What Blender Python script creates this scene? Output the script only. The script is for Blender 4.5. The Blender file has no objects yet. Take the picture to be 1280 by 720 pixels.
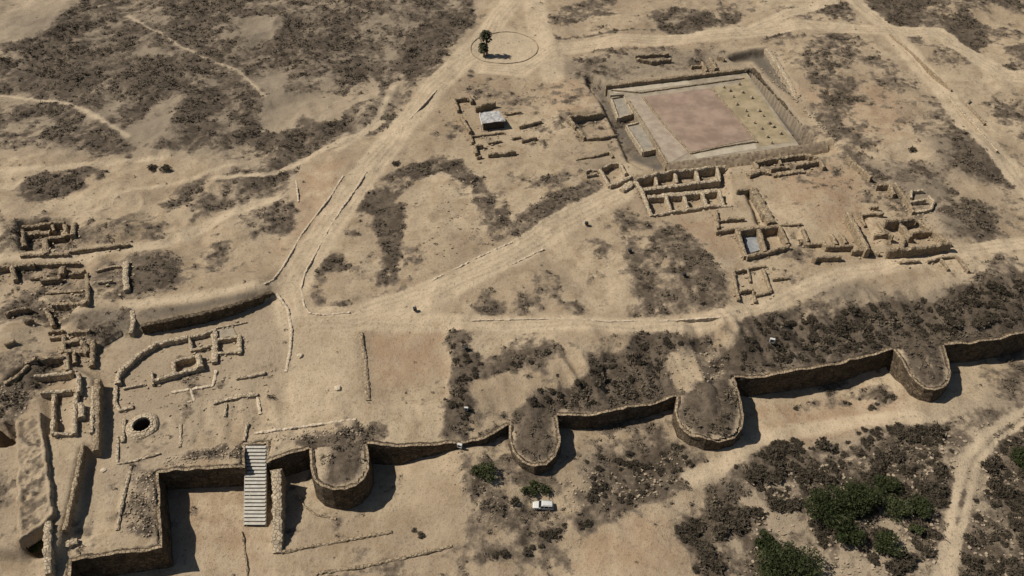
import bpy, math, random
import numpy as np
random.seed(7)
RS = np.random.RandomState(11)
C = bpy.context.scene.collection
PI = math.pi

# ------------------------------------------------------------------ camera model (metres; 1280x720 survey pixels)
CAM_H, PITCH, FOC = 144.0, math.radians(43.5), 1080.0
cp, sp = math.cos(PITCH), math.sin(PITCH)

def W(px, py, z=0.0):
    """survey pixel -> world point on the level plane z"""
    u, v = (px - 640) / FOC, (360 - py) / FOC
    dx, dy, dz = u, cp + v * sp, -sp + v * cp
    t = (z - CAM_H) / dz
    return (dx * t, dy * t, z)

# ------------------------------------------------------------------ noise
_lat = {}
def vnoise(x, y, seed=0):
    if seed not in _lat:
        _lat[seed] = np.random.RandomState(1000 + seed).rand(256, 256)
    L = _lat[seed]
    xi, yi = np.floor(x).astype(int), np.floor(y).astype(int)
    fx, fy = x - xi, y - yi
    fx = fx * fx * (3 - 2 * fx); fy = fy * fy * (3 - 2 * fy)
    a = L[xi & 255, yi & 255]; b = L[(xi + 1) & 255, yi & 255]
    c = L[xi & 255, (yi + 1) & 255]; d = L[(xi + 1) & 255, (yi + 1) & 255]
    return (a * (1 - fx) + b * fx) * (1 - fy) + (c * (1 - fx) + d * fx) * fy

def fbm(x, y, scale, octs=4, seed=0, gain=0.5):
    s = 0; amp = 1; tot = 0; f = 1.0 / scale
    for o in range(octs):
        ca, sa = math.cos(o * 0.9 + seed), math.sin(o * 0.9 + seed)
        s = s + amp * vnoise((x * ca - y * sa) * f + 17.3 * o, (x * sa + y * ca) * f + 5.1 * o, seed * 7 + o)
        tot += amp; amp *= gain; f *= 2.03
    return s / tot

def sstep(a, b, x):
    t = np.clip((x - a) / (b - a), 0, 1)
    return t * t * (3 - 2 * t)

# ------------------------------------------------------------------ raster over the ground
CELL = 0.45
X0, X1, Y0, Y1 = -232.0, 232.0, 48.0, 352.0
xs = np.arange(X0, X1, CELL); ys = np.arange(Y0, Y1, CELL)
NX, NY = len(xs), len(ys)
GX, GY = np.meshgrid(xs, ys)            # [row(y), col(x)]

def inside(poly, x, y):
    r = np.zeros(x.shape, bool)
    n = len(poly)
    for i in range(n):
        xa, ya = poly[i][:2]; xb, yb = poly[(i + 1) % n][:2]
        if ya == yb: continue
        c = ((ya > y) != (yb > y)) & (x < (xb - xa) * (y - ya) / (yb - ya) + xa)
        r ^= c
    return r

def box1(a, k, ax):
    if k < 1: return a
    p = [(0, 0), (0, 0)]; p[ax] = (k + 1, k)
    c = np.cumsum(np.pad(a, p, mode='edge'), axis=ax)
    n = a.shape[ax]
    hi = np.take(c, np.arange(2 * k + 1, 2 * k + 1 + n), axis=ax)
    lo = np.take(c, np.arange(0, n), axis=ax)
    return (hi - lo) / (2 * k + 1)

def blur(a, m):
    k = int(round(m / CELL / 1.6))
    for _ in range(2):
        a = box1(box1(a, k, 0), k, 1)
    return a

def polymask(poly, feather=1.0):
    """-> (slice, mask) of a world polygon"""
    pad = feather * 2.5 + 1
    px_ = [p[0] for p in poly]; py_ = [p[1] for p in poly]
    i0 = max(0, int((min(px_) - pad - X0) / CELL)); i1 = min(NX, int((max(px_) + pad - X0) / CELL) + 2)
    j0 = max(0, int((min(py_) - pad - Y0) / CELL)); j1 = min(NY, int((max(py_) + pad - Y0) / CELL) + 2)
    if i1 <= i0 or j1 <= j0: return None
    s = (slice(j0, j1), slice(i0, i1))
    return s, blur(inside(poly, GX[s], GY[s]).astype(float), feather)

def seg_dist(pts, x, y):
    """distance to an open polyline and the fractional vertex index of the nearest point"""
    best = np.full(x.shape, 1e9); idx = np.zeros(x.shape)
    for i in range(len(pts) - 1):
        ax, ay = pts[i][:2]; bx, by = pts[i + 1][:2]
        L2 = (bx - ax) ** 2 + (by - ay) ** 2 + 1e-9
        t = np.clip(((x - ax) * (bx - ax) + (y - ay) * (by - ay)) / L2, 0, 1)
        d = np.hypot(x - ax - t * (bx - ax), y - ay - t * (by - ay))
        m = d < best
        best[m] = d[m]; idx[m] = (i + t)[m]
    return best, idx

def linemask(pts, width, feather):
    pad = width + feather * 2
    px_ = [p[0] for p in pts]; py_ = [p[1] for p in pts]
    i0 = max(0, int((min(px_) - pad - X0) / CELL)); i1 = min(NX, int((max(px_) + pad - X0) / CELL) + 2)
    j0 = max(0, int((min(py_) - pad - Y0) / CELL)); j1 = min(NY, int((max(py_) + pad - Y0) / CELL) + 2)
    if i1 <= i0 or j1 <= j0: return None
    s = (slice(j0, j1), slice(i0, i1))
    d, _ = seg_dist(pts, GX[s], GY[s])
    return s, 1 - sstep(width / 2 - feather, width / 2 + feather, d)

# ------------------------------------------------------------------ the rampart line (survey pixels of its outer top edge, z)
FORT = [(88, 742, .5), (89, 701, .5), (203, 685, .5), (198, 591, .4), (306, 584, .2)]
RECESS = [(306, 584, .2), (306, 555, .25), (333, 554, .25), (333, 577, 0)]
CUR1 = [(333, 577, 0), (345, 573, 0), (387, 561, -.2)]
BAS1 = [(387, 561, -.2), (388, 585, -.2), (392, 600, -.2), (402, 609, -.2), (415, 613, -.2), (430, 613, -.2), (445, 607, -.2), (456, 597, -.2), (461, 585, -.2), (461, 570, -.2), (459, 555, -.3)]
CUR2 = [(459, 555, -.3), (495, 559, -.5), (520, 558, -.6), (570, 555, -1.0), (607, 549, -1.4), (636, 532, -1.7)]
BAS2 = [(636, 532, -1.7), (636, 550, -1.8), (641, 566, -1.8), (653, 579, -1.8), (668, 585, -1.8), (683, 582, -1.8), (695, 570, -1.8), (701, 553, -1.8), (699, 536, -1.8), (696, 519, -1.8)]
CUR3 = [(696, 519, -1.8), (720, 520, -1.9), (747, 519, -2), (775, 513, -2.1), (815, 505, -2.3), (846, 496, -2.5)]
BAS3 = [(846, 496, -2.5), (843, 515, -2.6), (850, 533, -2.6), (864, 545, -2.6), (882, 551, -2.6), (900, 551, -2.6), (918, 546, -2.6), (928, 535, -2.6), (930, 520, -2.6), (925, 495, -2.6), (918, 471, -2.8)]
CUR4 = [(918, 471, -2.8), (940, 473, -2.9), (960, 471, -3), (985, 466, -3), (1040, 457, -3), (1075, 448, -3), (1105, 440, -3), (1117, 436, -3)]
BAS4 = [(1117, 436, -3), (1130, 458, -3.1), (1145, 479, -3.2), (1156, 486, -3.2), (1168, 489, -3.2), (1179, 485, -3.2), (1187, 476, -3.2), (1189, 465, -3.2), (1185, 450, -3.1), (1180, 432, -3)]
CUR5 = [(1180, 432, -3), (1220, 429, -3), (1250, 424, -3), (1280, 416, -3), (1345, 402, -3), (1500, 372, -3)]
LINE_PX = FORT + RECESS[1:] + CUR1[1:] + BAS1[1:] + CUR2[1:] + BAS2[1:] + CUR3[1:] + BAS3[1:] + CUR4[1:] + BAS4[1:] + CUR5[1:]
LINE = [W(a, b, z) for a, b, z in LINE_PX]
LOWPOLY = [(p[0], p[1]) for p in LINE] + [(400, LINE[-1][1]), (400, -50), (LINE[0][0], -50)]

LOWPTS = [(250, 640, -5.5), (230, 610, -5.2), (320, 700, -6.2), (360, 640, -6.3), (380, 600, -6.4), (430, 650, -6.6), (500, 620, -6.3), (480, 580, -6.6), (520, 690, -6.6),
          (545, 580, -4.2), (572, 570, -2.2), (600, 572, -2.4), (630, 575, -3.6), (645, 597, -4), (668, 590, -3.4), (655, 588, -3.3), (684, 588, -3.8), (672, 608, -5.6), (715, 555, -6), (735, 540, -6.3), (800, 525, -6.3),
          (835, 515, -6.2), (850, 550, -6.5), (868, 552, -5), (890, 557, -5.2), (908, 556, -5.4), (890, 578, -7), (935, 540, -8), (940, 505, -9), (1000, 505, -9.6), (1060, 492, -10), (1110, 478, -11), (1140, 500, -9.5),
          (1122, 462, -6.5), (1135, 478, -6.2), (1150, 490, -5.6), (1168, 496, -5.6), (1185, 494, -6.5), (1165, 512, -8.3), (1195, 490, -8.6), (1215, 470, -9.5), (1270, 440, -10), (1290, 500, -9.5), (678, 640, -6.8), (780, 600, -7), (900, 640, -8),
          (1100, 640, -9), (1280, 640, -9.5), (700, 715, -7.5), (560, 715, -7), (1000, 715, -9.2), (1280, 720, -9.5), (200, 715, -6), (120, 725, -6)]
lp = [W(*p) for p in LOWPTS]
num = np.zeros(GX.shape); den = np.zeros(GX.shape)
for (x, y, z) in lp:
    w = 1 / (((GX - x) ** 2 + (GY - y) ** 2) ** 1.5 + 20)
    num += w * z; den += w
ZLOW = num / den
sub = GY < 215
d_, i_ = seg_dist(LINE, GX[sub], GY[sub])
zt_ = np.interp(i_, np.arange(len(LINE)), [p[2] for p in LINE])
low_ = inside(LOWPOLY, GX[sub], GY[sub]) | (d_ < 0.5)     # the step hides inside the wall's thickness
Hgt = np.zeros(GX.shape)
wslope = np.where(GX[sub] > 20, 17.0, 10.0)
up_ = (zt_ - 0.12) * (1 - sstep(0, 1, (d_ - 1) / wslope))
Hgt[sub] = np.where(low_, ZLOW[sub], up_)
LOW = np.zeros(GX.shape, bool); LOW[sub] = low_
DWALL = np.full(GX.shape, 99.0); DWALL[sub] = d_

def pad(px, z, feather, zproj=0.0, clip=None, add=False):
    global Hgt
    r = polymask([W(a, b, zproj) for a, b in px], feather)
    if r is None: return
    s, m = r
    if clip is not None:
        m = m * ~inside([W(a, b, zproj) for a, b in clip], GX[s], GY[s])
    m = m * ~(LOW[s])
    Hgt[s] = Hgt[s] + m * z if add else Hgt[s] * (1 - m) + z * m

# relief of the plateau
relief = (fbm(GX, GY, 38, 4, 3) - .5)
upleft = sstep(0, 1, polymask([W(*p) for p in [(-200, -60), (590, -60), (560, 60), (470, 170), (330, 320), (-200, 330)]], 8)[1]) if False else None
ul = np.zeros(GX.shape)
r = polymask([W(*p) for p in [(-200, -60), (590, -60), (560, 70), (470, 165), (370, 280), (240, 330), (-200, 320)]], 9); ul[r[0]] = r[1]
ur = np.zeros(GX.shape)
r = polymask([W(*p) for p in [(1030, -60), (1600, -60), (1600, 260), (1250, 230), (1120, 150)]], 9); ur[r[0]] = r[1]
Hgt += np.where(LOW, 0.5, 0.25 + 4.2 * ul + 2.5 * ur) * relief * np.clip(DWALL / 6, 0, 1)
calm = np.zeros(GX.shape)
for pl_ in ([(130, 440), (345, 368), (362, 395), (440, 402), (560, 405), (560, 540), (440, 530), (310, 552), (148, 578), (110, 660), (90, 690), (20, 690), (20, 440)], [(757, 100), (931, 82), (1040, 185), (1200, 305), (1060, 330), (920, 380), (900, 300), (740, 240)],
            [(215, 600), (300, 592), (560, 570), (560, 720), (120, 720)], [(560, 115), (690, 115), (690, 200), (560, 200)], [(585, 40), (675, 40), (675, 80), (585, 80)]):
    r = polymask([W(*p) for p in pl_], 5); calm[r[0]] = np.maximum(calm[r[0]], r[1])
rg = 1 - np.abs(fbm(GX, GY, 16, 4, 44) - .5) * 4
Hgt += (1 - calm) * np.clip(DWALL / 5 - .2, 0, 1) * (2.5 * (fbm(GX, GY, 15, 4, 8) - .5) + .5 * rg * (1 + ul)) * np.where(LOW, .8, 1.0)

# gullies running down the bank to the rampart
gul = np.abs(fbm(GX + GY * .25, GY * .22, 5.5, 3, 47) - .5) * 4
Hgt += np.where(LOW, 0, 1) * np.where(GX > 10, 1, .4) * sstep(1.2, 5, DWALL) * (1 - sstep(13, 20, DWALL)) * (.5 - gul) * 1.3
# pads: raised and sunken ground
pad([(340, 363), (285, 384), (176, 406), (165, 414), (150, 412), (128, 424), (112, 428), (92, 405), (60, 385), (60, 350), (160, 345), (250, 340), (340, 340)], 2.8, 3.0, 2.0,
    clip=[(345, 364), (285, 386), (176, 408), (165, 416), (150, 414), (128, 426), (112, 432), (112, 470), (345, 470)])
pad([(-30, 440), (60, 440), (118, 470), (122, 560), (104, 556), (80, 664), (70, 692), (20, 690), (-60, 690)], 2.5, .4, 2.5)
pad([(118, 474), (60, 440), (-30, 400), (-30, 470), (60, 480)], 2.5, 4, 2.0, clip=[(122, 470), (122, 560), (145, 560), (145, 420), (117, 440)])
pad([(147, 662), (163, 583), (150, 580), (200, 560), (306, 552), (306, 590), (195, 592), (198, 690), (92, 704), (92, 684)], .55, 1.0, .3)
pad([(-14, 530), (18, 527), (19, 556), (-14, 561)], -6, .3, 2.5)
pad([(7, 476), (34, 456), (37, 460), (12, 480)], -1.5, .5, 2.5)
pad([(36, 690), (28, 677), (53, 656), (55, 690)], -1.5, .5, 2.5)
# temple surrounds
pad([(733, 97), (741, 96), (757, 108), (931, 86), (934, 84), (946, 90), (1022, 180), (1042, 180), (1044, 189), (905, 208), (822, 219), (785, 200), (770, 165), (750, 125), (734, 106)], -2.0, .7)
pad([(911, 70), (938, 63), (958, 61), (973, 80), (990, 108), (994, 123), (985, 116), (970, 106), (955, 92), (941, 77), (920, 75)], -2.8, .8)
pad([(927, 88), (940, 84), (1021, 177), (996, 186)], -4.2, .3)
# sunken rooms
pad([(794, 222), (907, 205), (912, 256), (816, 270)], -1.9, .5)
pad([(752, 210), (772, 203), (783, 214), (763, 228)], -.9, .5)
pad([(932, 238), (941, 236), (958, 278), (949, 279)], -2.0, .4)
pad([(924, 286), (973, 283), (984, 303), (934, 318)], -1.6, .4)
pad([(992, 290), (1000, 289), (1002, 298), (995, 298)], -1.2, .4)
pad([(1060, 268), (1080, 266), (1100, 306), (1087, 309)], -1.0, .6)
pad([(1110, 275), (1165, 273), (1186, 302), (1112, 309)], -.9, .6)
pad([(269, 424), (298, 421), (299, 439), (269, 440)], -.8, .4)
pad([(218, 452), (244, 446), (247, 457), (219, 464)], -1.2, .4)
pad([(712, 146), (752, 142), (768, 170), (735, 172)], -.7, .6)
pad([(93, 441), (112, 441), (112, 453), (91, 453)], 1.0, .4, 2.5)
pad([(50, 449), (79, 448), (80, 462), (50, 464)], 1.0, .5, 2.5)
pad([(42, 470), (90, 467), (92, 484), (45, 486)], 1.4, .5, 2.5)
pad([(52, 492), (94, 490), (92, 538), (62, 540)], 1.4, .4, 2.5)
pad([(453, 418), (468, 410), (560, 408), (565, 500), (458, 505)], -.7, 1.2)
pad([(27, 284), (80, 279), (92, 278), (92, 314), (28, 316)], -.9, .6)
pad([(2, 333), (108, 331), (110, 375), (64, 378), (48, 360), (18, 347)], -.8, .6)
pad([(30, 383), (56, 378), (95, 384), (75, 418), (55, 412), (40, 398)], -1.2, 2)
# mounds
for (px, py, rx, ry, z) in [(195, 340, 34, 24, 1.6), (640, 270, 50, 26, .9), (850, 340, 60, 40, .9), (760, 75, 36, 10, .9), (820, 70, 26, 8, .9), (715, 152, 16, 16, .7), (1115, 140, 30, 14, .7),
                            (1015, 255, 40, 26, 1.3), (1200, 195, 50, 30, 1.6), (1200, 275, 44, 26, 1.2), (690, 440, 50, 20, .8), (118, 292, 18, 18, 2.0), (155, 290, 18, 18, 2.2), (188, 296, 14, 12, 1.2), (20, 425, 26, 22, 1.6), (480, 320, 14, 50, -.8), (1150, 235, 30, 20, 1.0)]:
    pad([(px + rx * math.cos(t * PI / 8), py + ry * math.sin(t * PI / 8)) for t in range(16)], z, 4, add=True)
Hgt += (fbm(GX, GY, 6, 3, 5) - .5) * .35

def H(x, y):
    i = np.clip((np.asarray(x) - X0) / CELL, 0, NX - 1.001); j = np.clip((np.asarray(y) - Y0) / CELL, 0, NY - 1.001)
    a = i.astype(int); b = j.astype(int); fx = i - a; fy = j - b
    return (Hgt[b, a] * (1 - fx) + Hgt[b, a + 1] * fx) * (1 - fy) + (Hgt[b + 1, a] * (1 - fx) + Hgt[b + 1, a + 1] * fx) * fy

def WG(px, py, h=0.0):
    """survey pixel -> first point on the ground (+h) along the ray"""
    u, v = (px - 640) / FOC, (360 - py) / FOC
    dx, dy, dz = u, cp + v * sp, -sp + v * cp
    z = np.linspace(8, -13, 85)
    t = (z - CAM_H) / dz
    g = z - (H(dx * t, dy * t) + h)
    k = int(np.argmax(g <= 0)) if (g <= 0).any() else 32
    k = max(k, 1)
    f = g[k - 1] / (g[k - 1] - g[k] + 1e-9)
    f = min(max(f, 0), 1)
    tt = t[k - 1] + f * (t[k] - t[k - 1])
    return (dx * tt, dy * tt, CAM_H + dz * tt)

# ------------------------------------------------------------------ soil, plant cover and some painted shade, traced region by region
SCR = np.zeros(GX.shape); PTH = np.zeros(GX.shape); GRY = np.zeros(GX.shape); RED = np.zeros(GX.shape); DRK = np.zeros(GX.shape)
def paint(A, px, val, feather=1.5):
    r = polymask([WG(a, b) for a, b in px], feather)
    if r is None: return
    s, m = r
    A[s] = A[s] * (1 - m) + val * m
def paintline(A, px, width, val, feather=1.0):
    r = linemask([WG(a, b) for a, b in px], width, feather)
    if r is None: return
    s, m = r
    A[s] = A[s] * (1 - m) + val * m
SCR[:] = .16
S = lambda v, *p, f=1.5: paint(SCR, p, v, f)
# upper left heath
S(.82, (-80, -40), (600, -40), (590, 30), (540, 90), (480, 150), (370, 205), (280, 200), (180, 190), (-80, 190), f=3)
GREYS = [((-80, -40), (600, -40), (590, 30), (540, 90), (470, 160), (370, 205), (280, 200), (180, 190), (-80, 190))]
S(.82, (360, 55), (400, 30), (480, 40), (540, 35), (550, 50), (530, 80), (500, 100), (470, 95), (440, 115), (390, 118), (365, 95), f=3)
S(.8, (30, 40), (70, 30), (130, 50), (140, 75), (90, 90), (50, 85), f=3)
S(.85, (50, 120), (110, 110), (120, 175), (70, 190), (55, 160), f=3)
S(.85, (105, 20), (140, 12), (175, 8), (165, 20), (110, 35))
S(.8, (230, 30), (320, 60), (330, 130), (270, 170), (225, 120), f=4)
S(.75, (400, 0), (580, 0), (570, 30), (520, 40), (420, 20), f=3)
S(.85, (262, 105), (268, 105), (268, 160), (262, 160), f=.6)
S(.10, (-20, -10), (60, -10), (95, 3), (62, 25), (50, 40), (25, 50), (-20, 58), f=2.5)
S(.35, (-10, 55), (30, 65), (25, 85), (-10, 78), f=2)
S(.05, (140, 13), (170, -2), (178, 0), (160, 11), f=.8)
S(.3, (180, 20), (215, 20), (212, 32), (185, 30), f=1.5)
S(.05, (165, 66), (195, 58), (218, 68), (205, 70), f=.8)
S(.3, (290, 20), (355, 22), (345, 45), (300, 52), f=3)
S(.05, (195, 125), (228, 120), (215, 145), (200, 175), (165, 180), (148, 170), (175, 150), f=1.2)
S(.03, (325, 135), (338, 115), (365, 120), (400, 118), (430, 120), (445, 105), (462, 96), (478, 105), (470, 122), (440, 130), (425, 150), (398, 152), (375, 140), (372, 152), (350, 165), (325, 166), f=.9)
S(.05, (480, 61), (497, 61), (496, 75), (483, 75), f=.7)
S(.3, (-10, 118), (50, 116), (45, 135), (-10, 142), f=2)
S(.35, (320, 85), (355, 85), (350, 112), (325, 112), f=1.5)
S(.2, (490, 105), (510, 100), (500, 125), (485, 130), f=2)
S(.45, (330, 215), (430, 165), (490, 140), (500, 150), (440, 180), (340, 225), f=2)
S(.7, (425, 140), (465, 125), (485, 135), (440, 155), f=1)
# left middle
S(.15, (-30, 185), (42, 185), (36, 215), (100, 206), (180, 195), (270, 195), (265, 215), (232, 240), (205, 268), (150, 275), (100, 262), (60, 275), (26, 282), (25, 318), (-30, 318), f=2)
S(.9, (12, 238), (50, 213), (110, 207), (132, 217), (118, 230), (80, 245), (45, 251), (22, 245), f=1)
S(.02, (104, 222), (118, 216), (122, 230), (106, 232), f=.5)
S(.85, (155, 200), (165, 183), (190, 180), (200, 205), (180, 200), (160, 210), f=.8)
S(.02, (162, 188), (186, 186), (188, 202), (164, 202), f=.7)
S(.9, (165, 218), (180, 213), (192, 216), (186, 221), (168, 222), f=.5)
S(.9, (198, 210), (205, 206), (218, 207), (214, 215), (200, 217), f=.5)
S(.88, (225, 222), (262, 212), (266, 230), (275, 260), (245, 285), (232, 280), (238, 255), (195, 260), (192, 256), (222, 250), (215, 238), f=1.2)
S(.7, (125, 245), (160, 232), (165, 245), (140, 258), (130, 275), (105, 278), (75, 282), (85, 270), f=1.5)
S(.55, (268, 215), (370, 175), (372, 290), (320, 300), (290, 285), (270, 260), f=2)
S(.85, (285, 215), (320, 205), (360, 185), (365, 200), (320, 215), (290, 230), f=1.5)
S(.8, (320, 280), (345, 272), (370, 275), (370, 288), (320, 293), f=1)
S(.35, (230, 300), (310, 290), (335, 345), (240, 365), f=2)
S(.75, (262, 285), (280, 280), (285, 330), (255, 345), (265, 315), f=1.5)
S(.97, (168, 322), (172, 317), (186, 319), (208, 319), (224, 333), (222, 345), (208, 356), (190, 361), (170, 361), (164, 345), f=.8)
S(.8, (145, 285), (160, 275), (180, 280), (205, 290), (200, 305), (170, 308), (148, 305), f=1.2)
S(.75, (100, 290), (140, 285), (145, 308), (105, 312), f=1.2)
S(.6, (120, 330), (155, 328), (155, 350), (125, 352), f=1.5)
S(.05, (372, 200), (470, 175), (440, 215), (350, 345), (318, 315), (372, 288), f=1.2)
S(.5, (-20, 400), (10, 400), (30, 440), (20, 470), (-20, 470), f=2)
S(.75, (34, 405), (45, 405), (52, 430), (40, 435), (32, 425), f=1)
S(.6, (-20, 480), (18, 490), (30, 520), (18, 540), (-20, 520), f=1.5)
S(.7, (-10, 560), (18, 560), (20, 640), (-10, 650), f=3)
S(.05, (-10, 560), (8, 565), (5, 600), (-10, 605), f=1.5)
S(.65, (90, 395), (140, 388), (175, 392), (165, 410), (120, 420), (100, 418), f=1.5)
S(.6, (176, 385), (250, 376), (330, 362), (320, 372), (180, 400), f=1)
S(.55, (24, 560), (50, 560), (55, 650), (26, 660), f=2)
S(.52, (-20, 262), (110, 262), (230, 290), (230, 362), (120, 380), (-20, 400), f=4)
S(.8, (95, 283), (130, 270), (200, 286), (204, 303), (150, 308), (95, 312), f=1.5)
S(.75, (50, 345), (105, 345), (106, 376), (66, 377), (50, 362), f=1.2)
S(.7, (110, 330), (156, 328), (156, 350), (112, 352), f=1.2)
S(.8, (165, 322), (186, 319), (208, 319), (224, 333), (222, 345), (208, 356), (190, 361), (170, 361), f=1)
S(.95, (98, 392), (140, 386), (172, 392), (160, 412), (124, 424), (105, 420), f=1.5); S(.7, (30, 385), (58, 378), (92, 388), (70, 416), (50, 405), f=2); S(.6, (178, 392), (300, 372), (330, 362), (315, 374), (182, 404), f=1)
S(.65, (60, 460), (0, 455), (-20, 530), (20, 545), (40, 500), f=2)
# the court by the gate and the ruins north of it stay bare
S(.04, (130, 440), (345, 368), (362, 395), (440, 402), (555, 405), (560, 540), (440, 530), (310, 552), (148, 578), (110, 660), f=2)
# between the two roads
S(.06, (440, 240), (500, 205), (640, 180), (740, 215), (640, 300), (480, 382), (384, 388), (378, 350), f=1.5)
S(.92, (443, 258), (448, 238), (480, 220), (510, 205), (560, 194), (580, 199), (602, 226), (597, 235), (575, 226), (556, 214), (530, 224), (505, 241), (480, 263), (440, 264), f=1.0)
S(.95, (467, 262), (503, 252), (504, 278), (499, 310), (498, 357), (468, 360), (478, 315), (466, 288), f=1.0)
S(.9, (590, 250), (632, 238), (642, 265), (628, 287), (612, 283), (598, 262), f=1.0)
S(.55, (582, 290), (600, 268), (620, 275), (632, 300), (590, 322), (545, 328), (560, 305), f=1.5)
S(.85, (388, 326), (430, 314), (442, 333), (410, 344), (402, 384), (386, 378), f=1.0)
S(.6, (395, 386), (435, 376), (440, 385), (420, 390), f=1)
S(.7, (462, 362), (500, 354), (540, 355), (520, 372), (470, 378), f=1.2)
S(.45, (440, 320), (470, 310), (470, 350), (440, 350), f=1.5)
S(.45, (500, 300), (530, 290), (545, 330), (505, 345), f=2)
S(.62, (640, 272), (680, 245), (752, 222), (757, 236), (700, 270), (640, 300), f=1.5)
S(.85, (642, 275), (665, 268), (668, 290), (645, 296), f=1)
S(.9, (590, 222), (602, 218), (612, 240), (632, 238), (630, 246), (592, 248), f=.8)
# below the branch road
S(.12, (640, 335), (790, 245), (800, 275), (905, 290), (915, 385), (800, 400), (580, 398), f=1.5)
S(.72, (700, 312), (728, 294), (750, 295), (764, 308), (762, 318), (735, 325), (715, 318), f=1.2)
S(.35, (735, 260), (800, 260), (810, 285), (770, 300), (735, 290), f=2)
S(.66, (782, 316), (788, 306), (800, 318), (830, 280), (860, 283), (884, 310), (905, 350), (914, 382), (850, 398), (796, 397), (792, 370), f=1.2)
S(.88, (602, 350), (625, 344), (614, 365), (632, 392), (590, 392), f=1)
S(.5, (648, 348), (700, 345), (738, 378), (740, 396), (635, 396), f=1.5)
S(.85, (690, 378), (738, 376), (740, 396), (700, 396), f=1)
S(.04, (702, 328), (775, 325), (790, 395), (745, 392), (720, 360), f=1.2)
S(.3, (500, 380), (560, 365), (590, 370), (585, 395), (510, 398), f=1.5)
# strip above the rampart
S(.95, (554, 410), (578, 410), (592, 436), (604, 448), (640, 438), (642, 458), (612, 475), (592, 472), (584, 490), (594, 505), (580, 548), (552, 546), (562, 500), (564, 450), f=1.0)
S(.6, (636, 440), (690, 422), (738, 434), (695, 450), (682, 466), (636, 466), f=1.2)
S(1.15, (735, 442), (780, 440), (798, 412), (822, 415), (866, 428), (830, 446), (835, 470), (846, 492), (750, 516), (700, 514), (672, 524), (640, 530), (640, 512), (690, 488), (722, 476), (738, 466), f=1.0)
S(.9, (866, 426), (886, 420), (886, 434), (870, 440), f=.8)
S(.5, (595, 510), (640, 505), (638, 532), (600, 548), f=1)
S(1.45, (926, 396), (955, 388), (985, 394), (1010, 412), (1050, 395), (1100, 380), (1180, 364), (1290, 342), (1420, 320), (1420, 395), (1280, 414), (1180, 430), (1115, 433), (1040, 455), (918, 469), (905, 452), (918, 432), (945, 420), f=1.2)
S(.25, (985, 402), (1008, 396), (1004, 414), (990, 424), f=1.2)
S(.3, (980, 430), (1002, 425), (1000, 462), (985, 464), f=1.2)
S(.5, (1020, 440), (1070, 435), (1070, 446), (1025, 455), f=1)
S(.35, (1150, 370), (1180, 362), (1200, 368), (1170, 378), f=1)
S(.9, (440, 530), (482, 524), (488, 552), (452, 552), f=.8)
S(.8, (530, 548), (600, 543), (632, 528), (600, 548), (540, 556), f=.7)
S(.7, (335, 565), (384, 548), (470, 536), (468, 552), (388, 560), (335, 575), f=1)
S(.6, (165, 585), (197, 592), (200, 680), (150, 662), f=1)
S(.7, (210, 572), (306, 553), (306, 580), (215, 588), f=.8)
for b in (BAS1, BAS2, BAS3, BAS4):
    paint(SCR, [(q[0], q[1] - 2) for q in b], .85, .8)
# lower ground
S(.42, (555, 565), (640, 590), (720, 560), (850, 525), (880, 560), (860, 610), (740, 650), (640, 690), (590, 720), (560, 650), f=2)
S(.05, (215, 600), (300, 592), (330, 720), (120, 720), (215, 690), f=1)
S(.06, (350, 620), (380, 600), (470, 610), (560, 570), (575, 660), (560, 720), (310, 720), f=1.5)
S(.85, (563, 566), (575, 566), (610, 600), (640, 652), (624, 657), (596, 622), f=1.2)
S(.62, (722, 572), (800, 555), (860, 558), (872, 598), (810, 632), (745, 642), (736, 605), f=2)
S(.85, (782, 615), (830, 595), (868, 590), (866, 604), (815, 630), (745, 640), f=1.2)
S(.4, (700, 535), (780, 530), (840, 520), (840, 545), (760, 555), (715, 570), f=2)
S(.85, (590, 715), (600, 692), (650, 672), (745, 640), (735, 656), (665, 688), (620, 705), f=1.2)
S(.06, (735, 672), (800, 635), (872, 614), (880, 630), (830, 652), (845, 690), (870, 740), (690, 740), f=1.5)
S(.35, (640, 690), (735, 665), (720, 740), (620, 740), f=2)
S(.68, (880, 600), (960, 555), (1060, 532), (1170, 520), (1215, 520), (1280, 480), (1450, 470), (1500, 800), (930, 800), (935, 680), (900, 640), f=2)
S(.95, (830, 662), (862, 656), (886, 640), (892, 622), (936, 642), (933, 672), (898, 676), (905, 740), (868, 715), (858, 690), f=1.2)
S(.8, (905, 582), (960, 570), (1000, 575), (1000, 600), (975, 640), (940, 625), (915, 605), f=2)
S(.12, (880, 575), (930, 556), (942, 512), (1000, 502), (1110, 480), (1142, 492), (1180, 515), (1150, 520), (1060, 526), (960, 548), (905, 585), f=1.2)
S(.55, (985, 505), (1110, 482), (1135, 505), (1060, 515), (990, 520), f=1.5)
S(.5, (1200, 480), (1250, 455), (1290, 460), (1290, 500), (1230, 520), f=2)
S(.15, (955, 672), (1025, 680), (1085, 715), (1090, 740), (1035, 740), (1000, 690), f=1.5)
S(.2, (1090, 648), (1118, 650), (1140, 690), (1120, 690), f=1.2)
S(.25, (960, 650), (1000, 640), (1005, 660), (970, 668), f=1.5)
S(.4, (1225, 590), (1275, 560), (1280, 660), (1240, 690), f=3)
S(.95, (1245, 560), (1285, 540), (1290, 600), (1262, 598), f=2)
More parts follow.
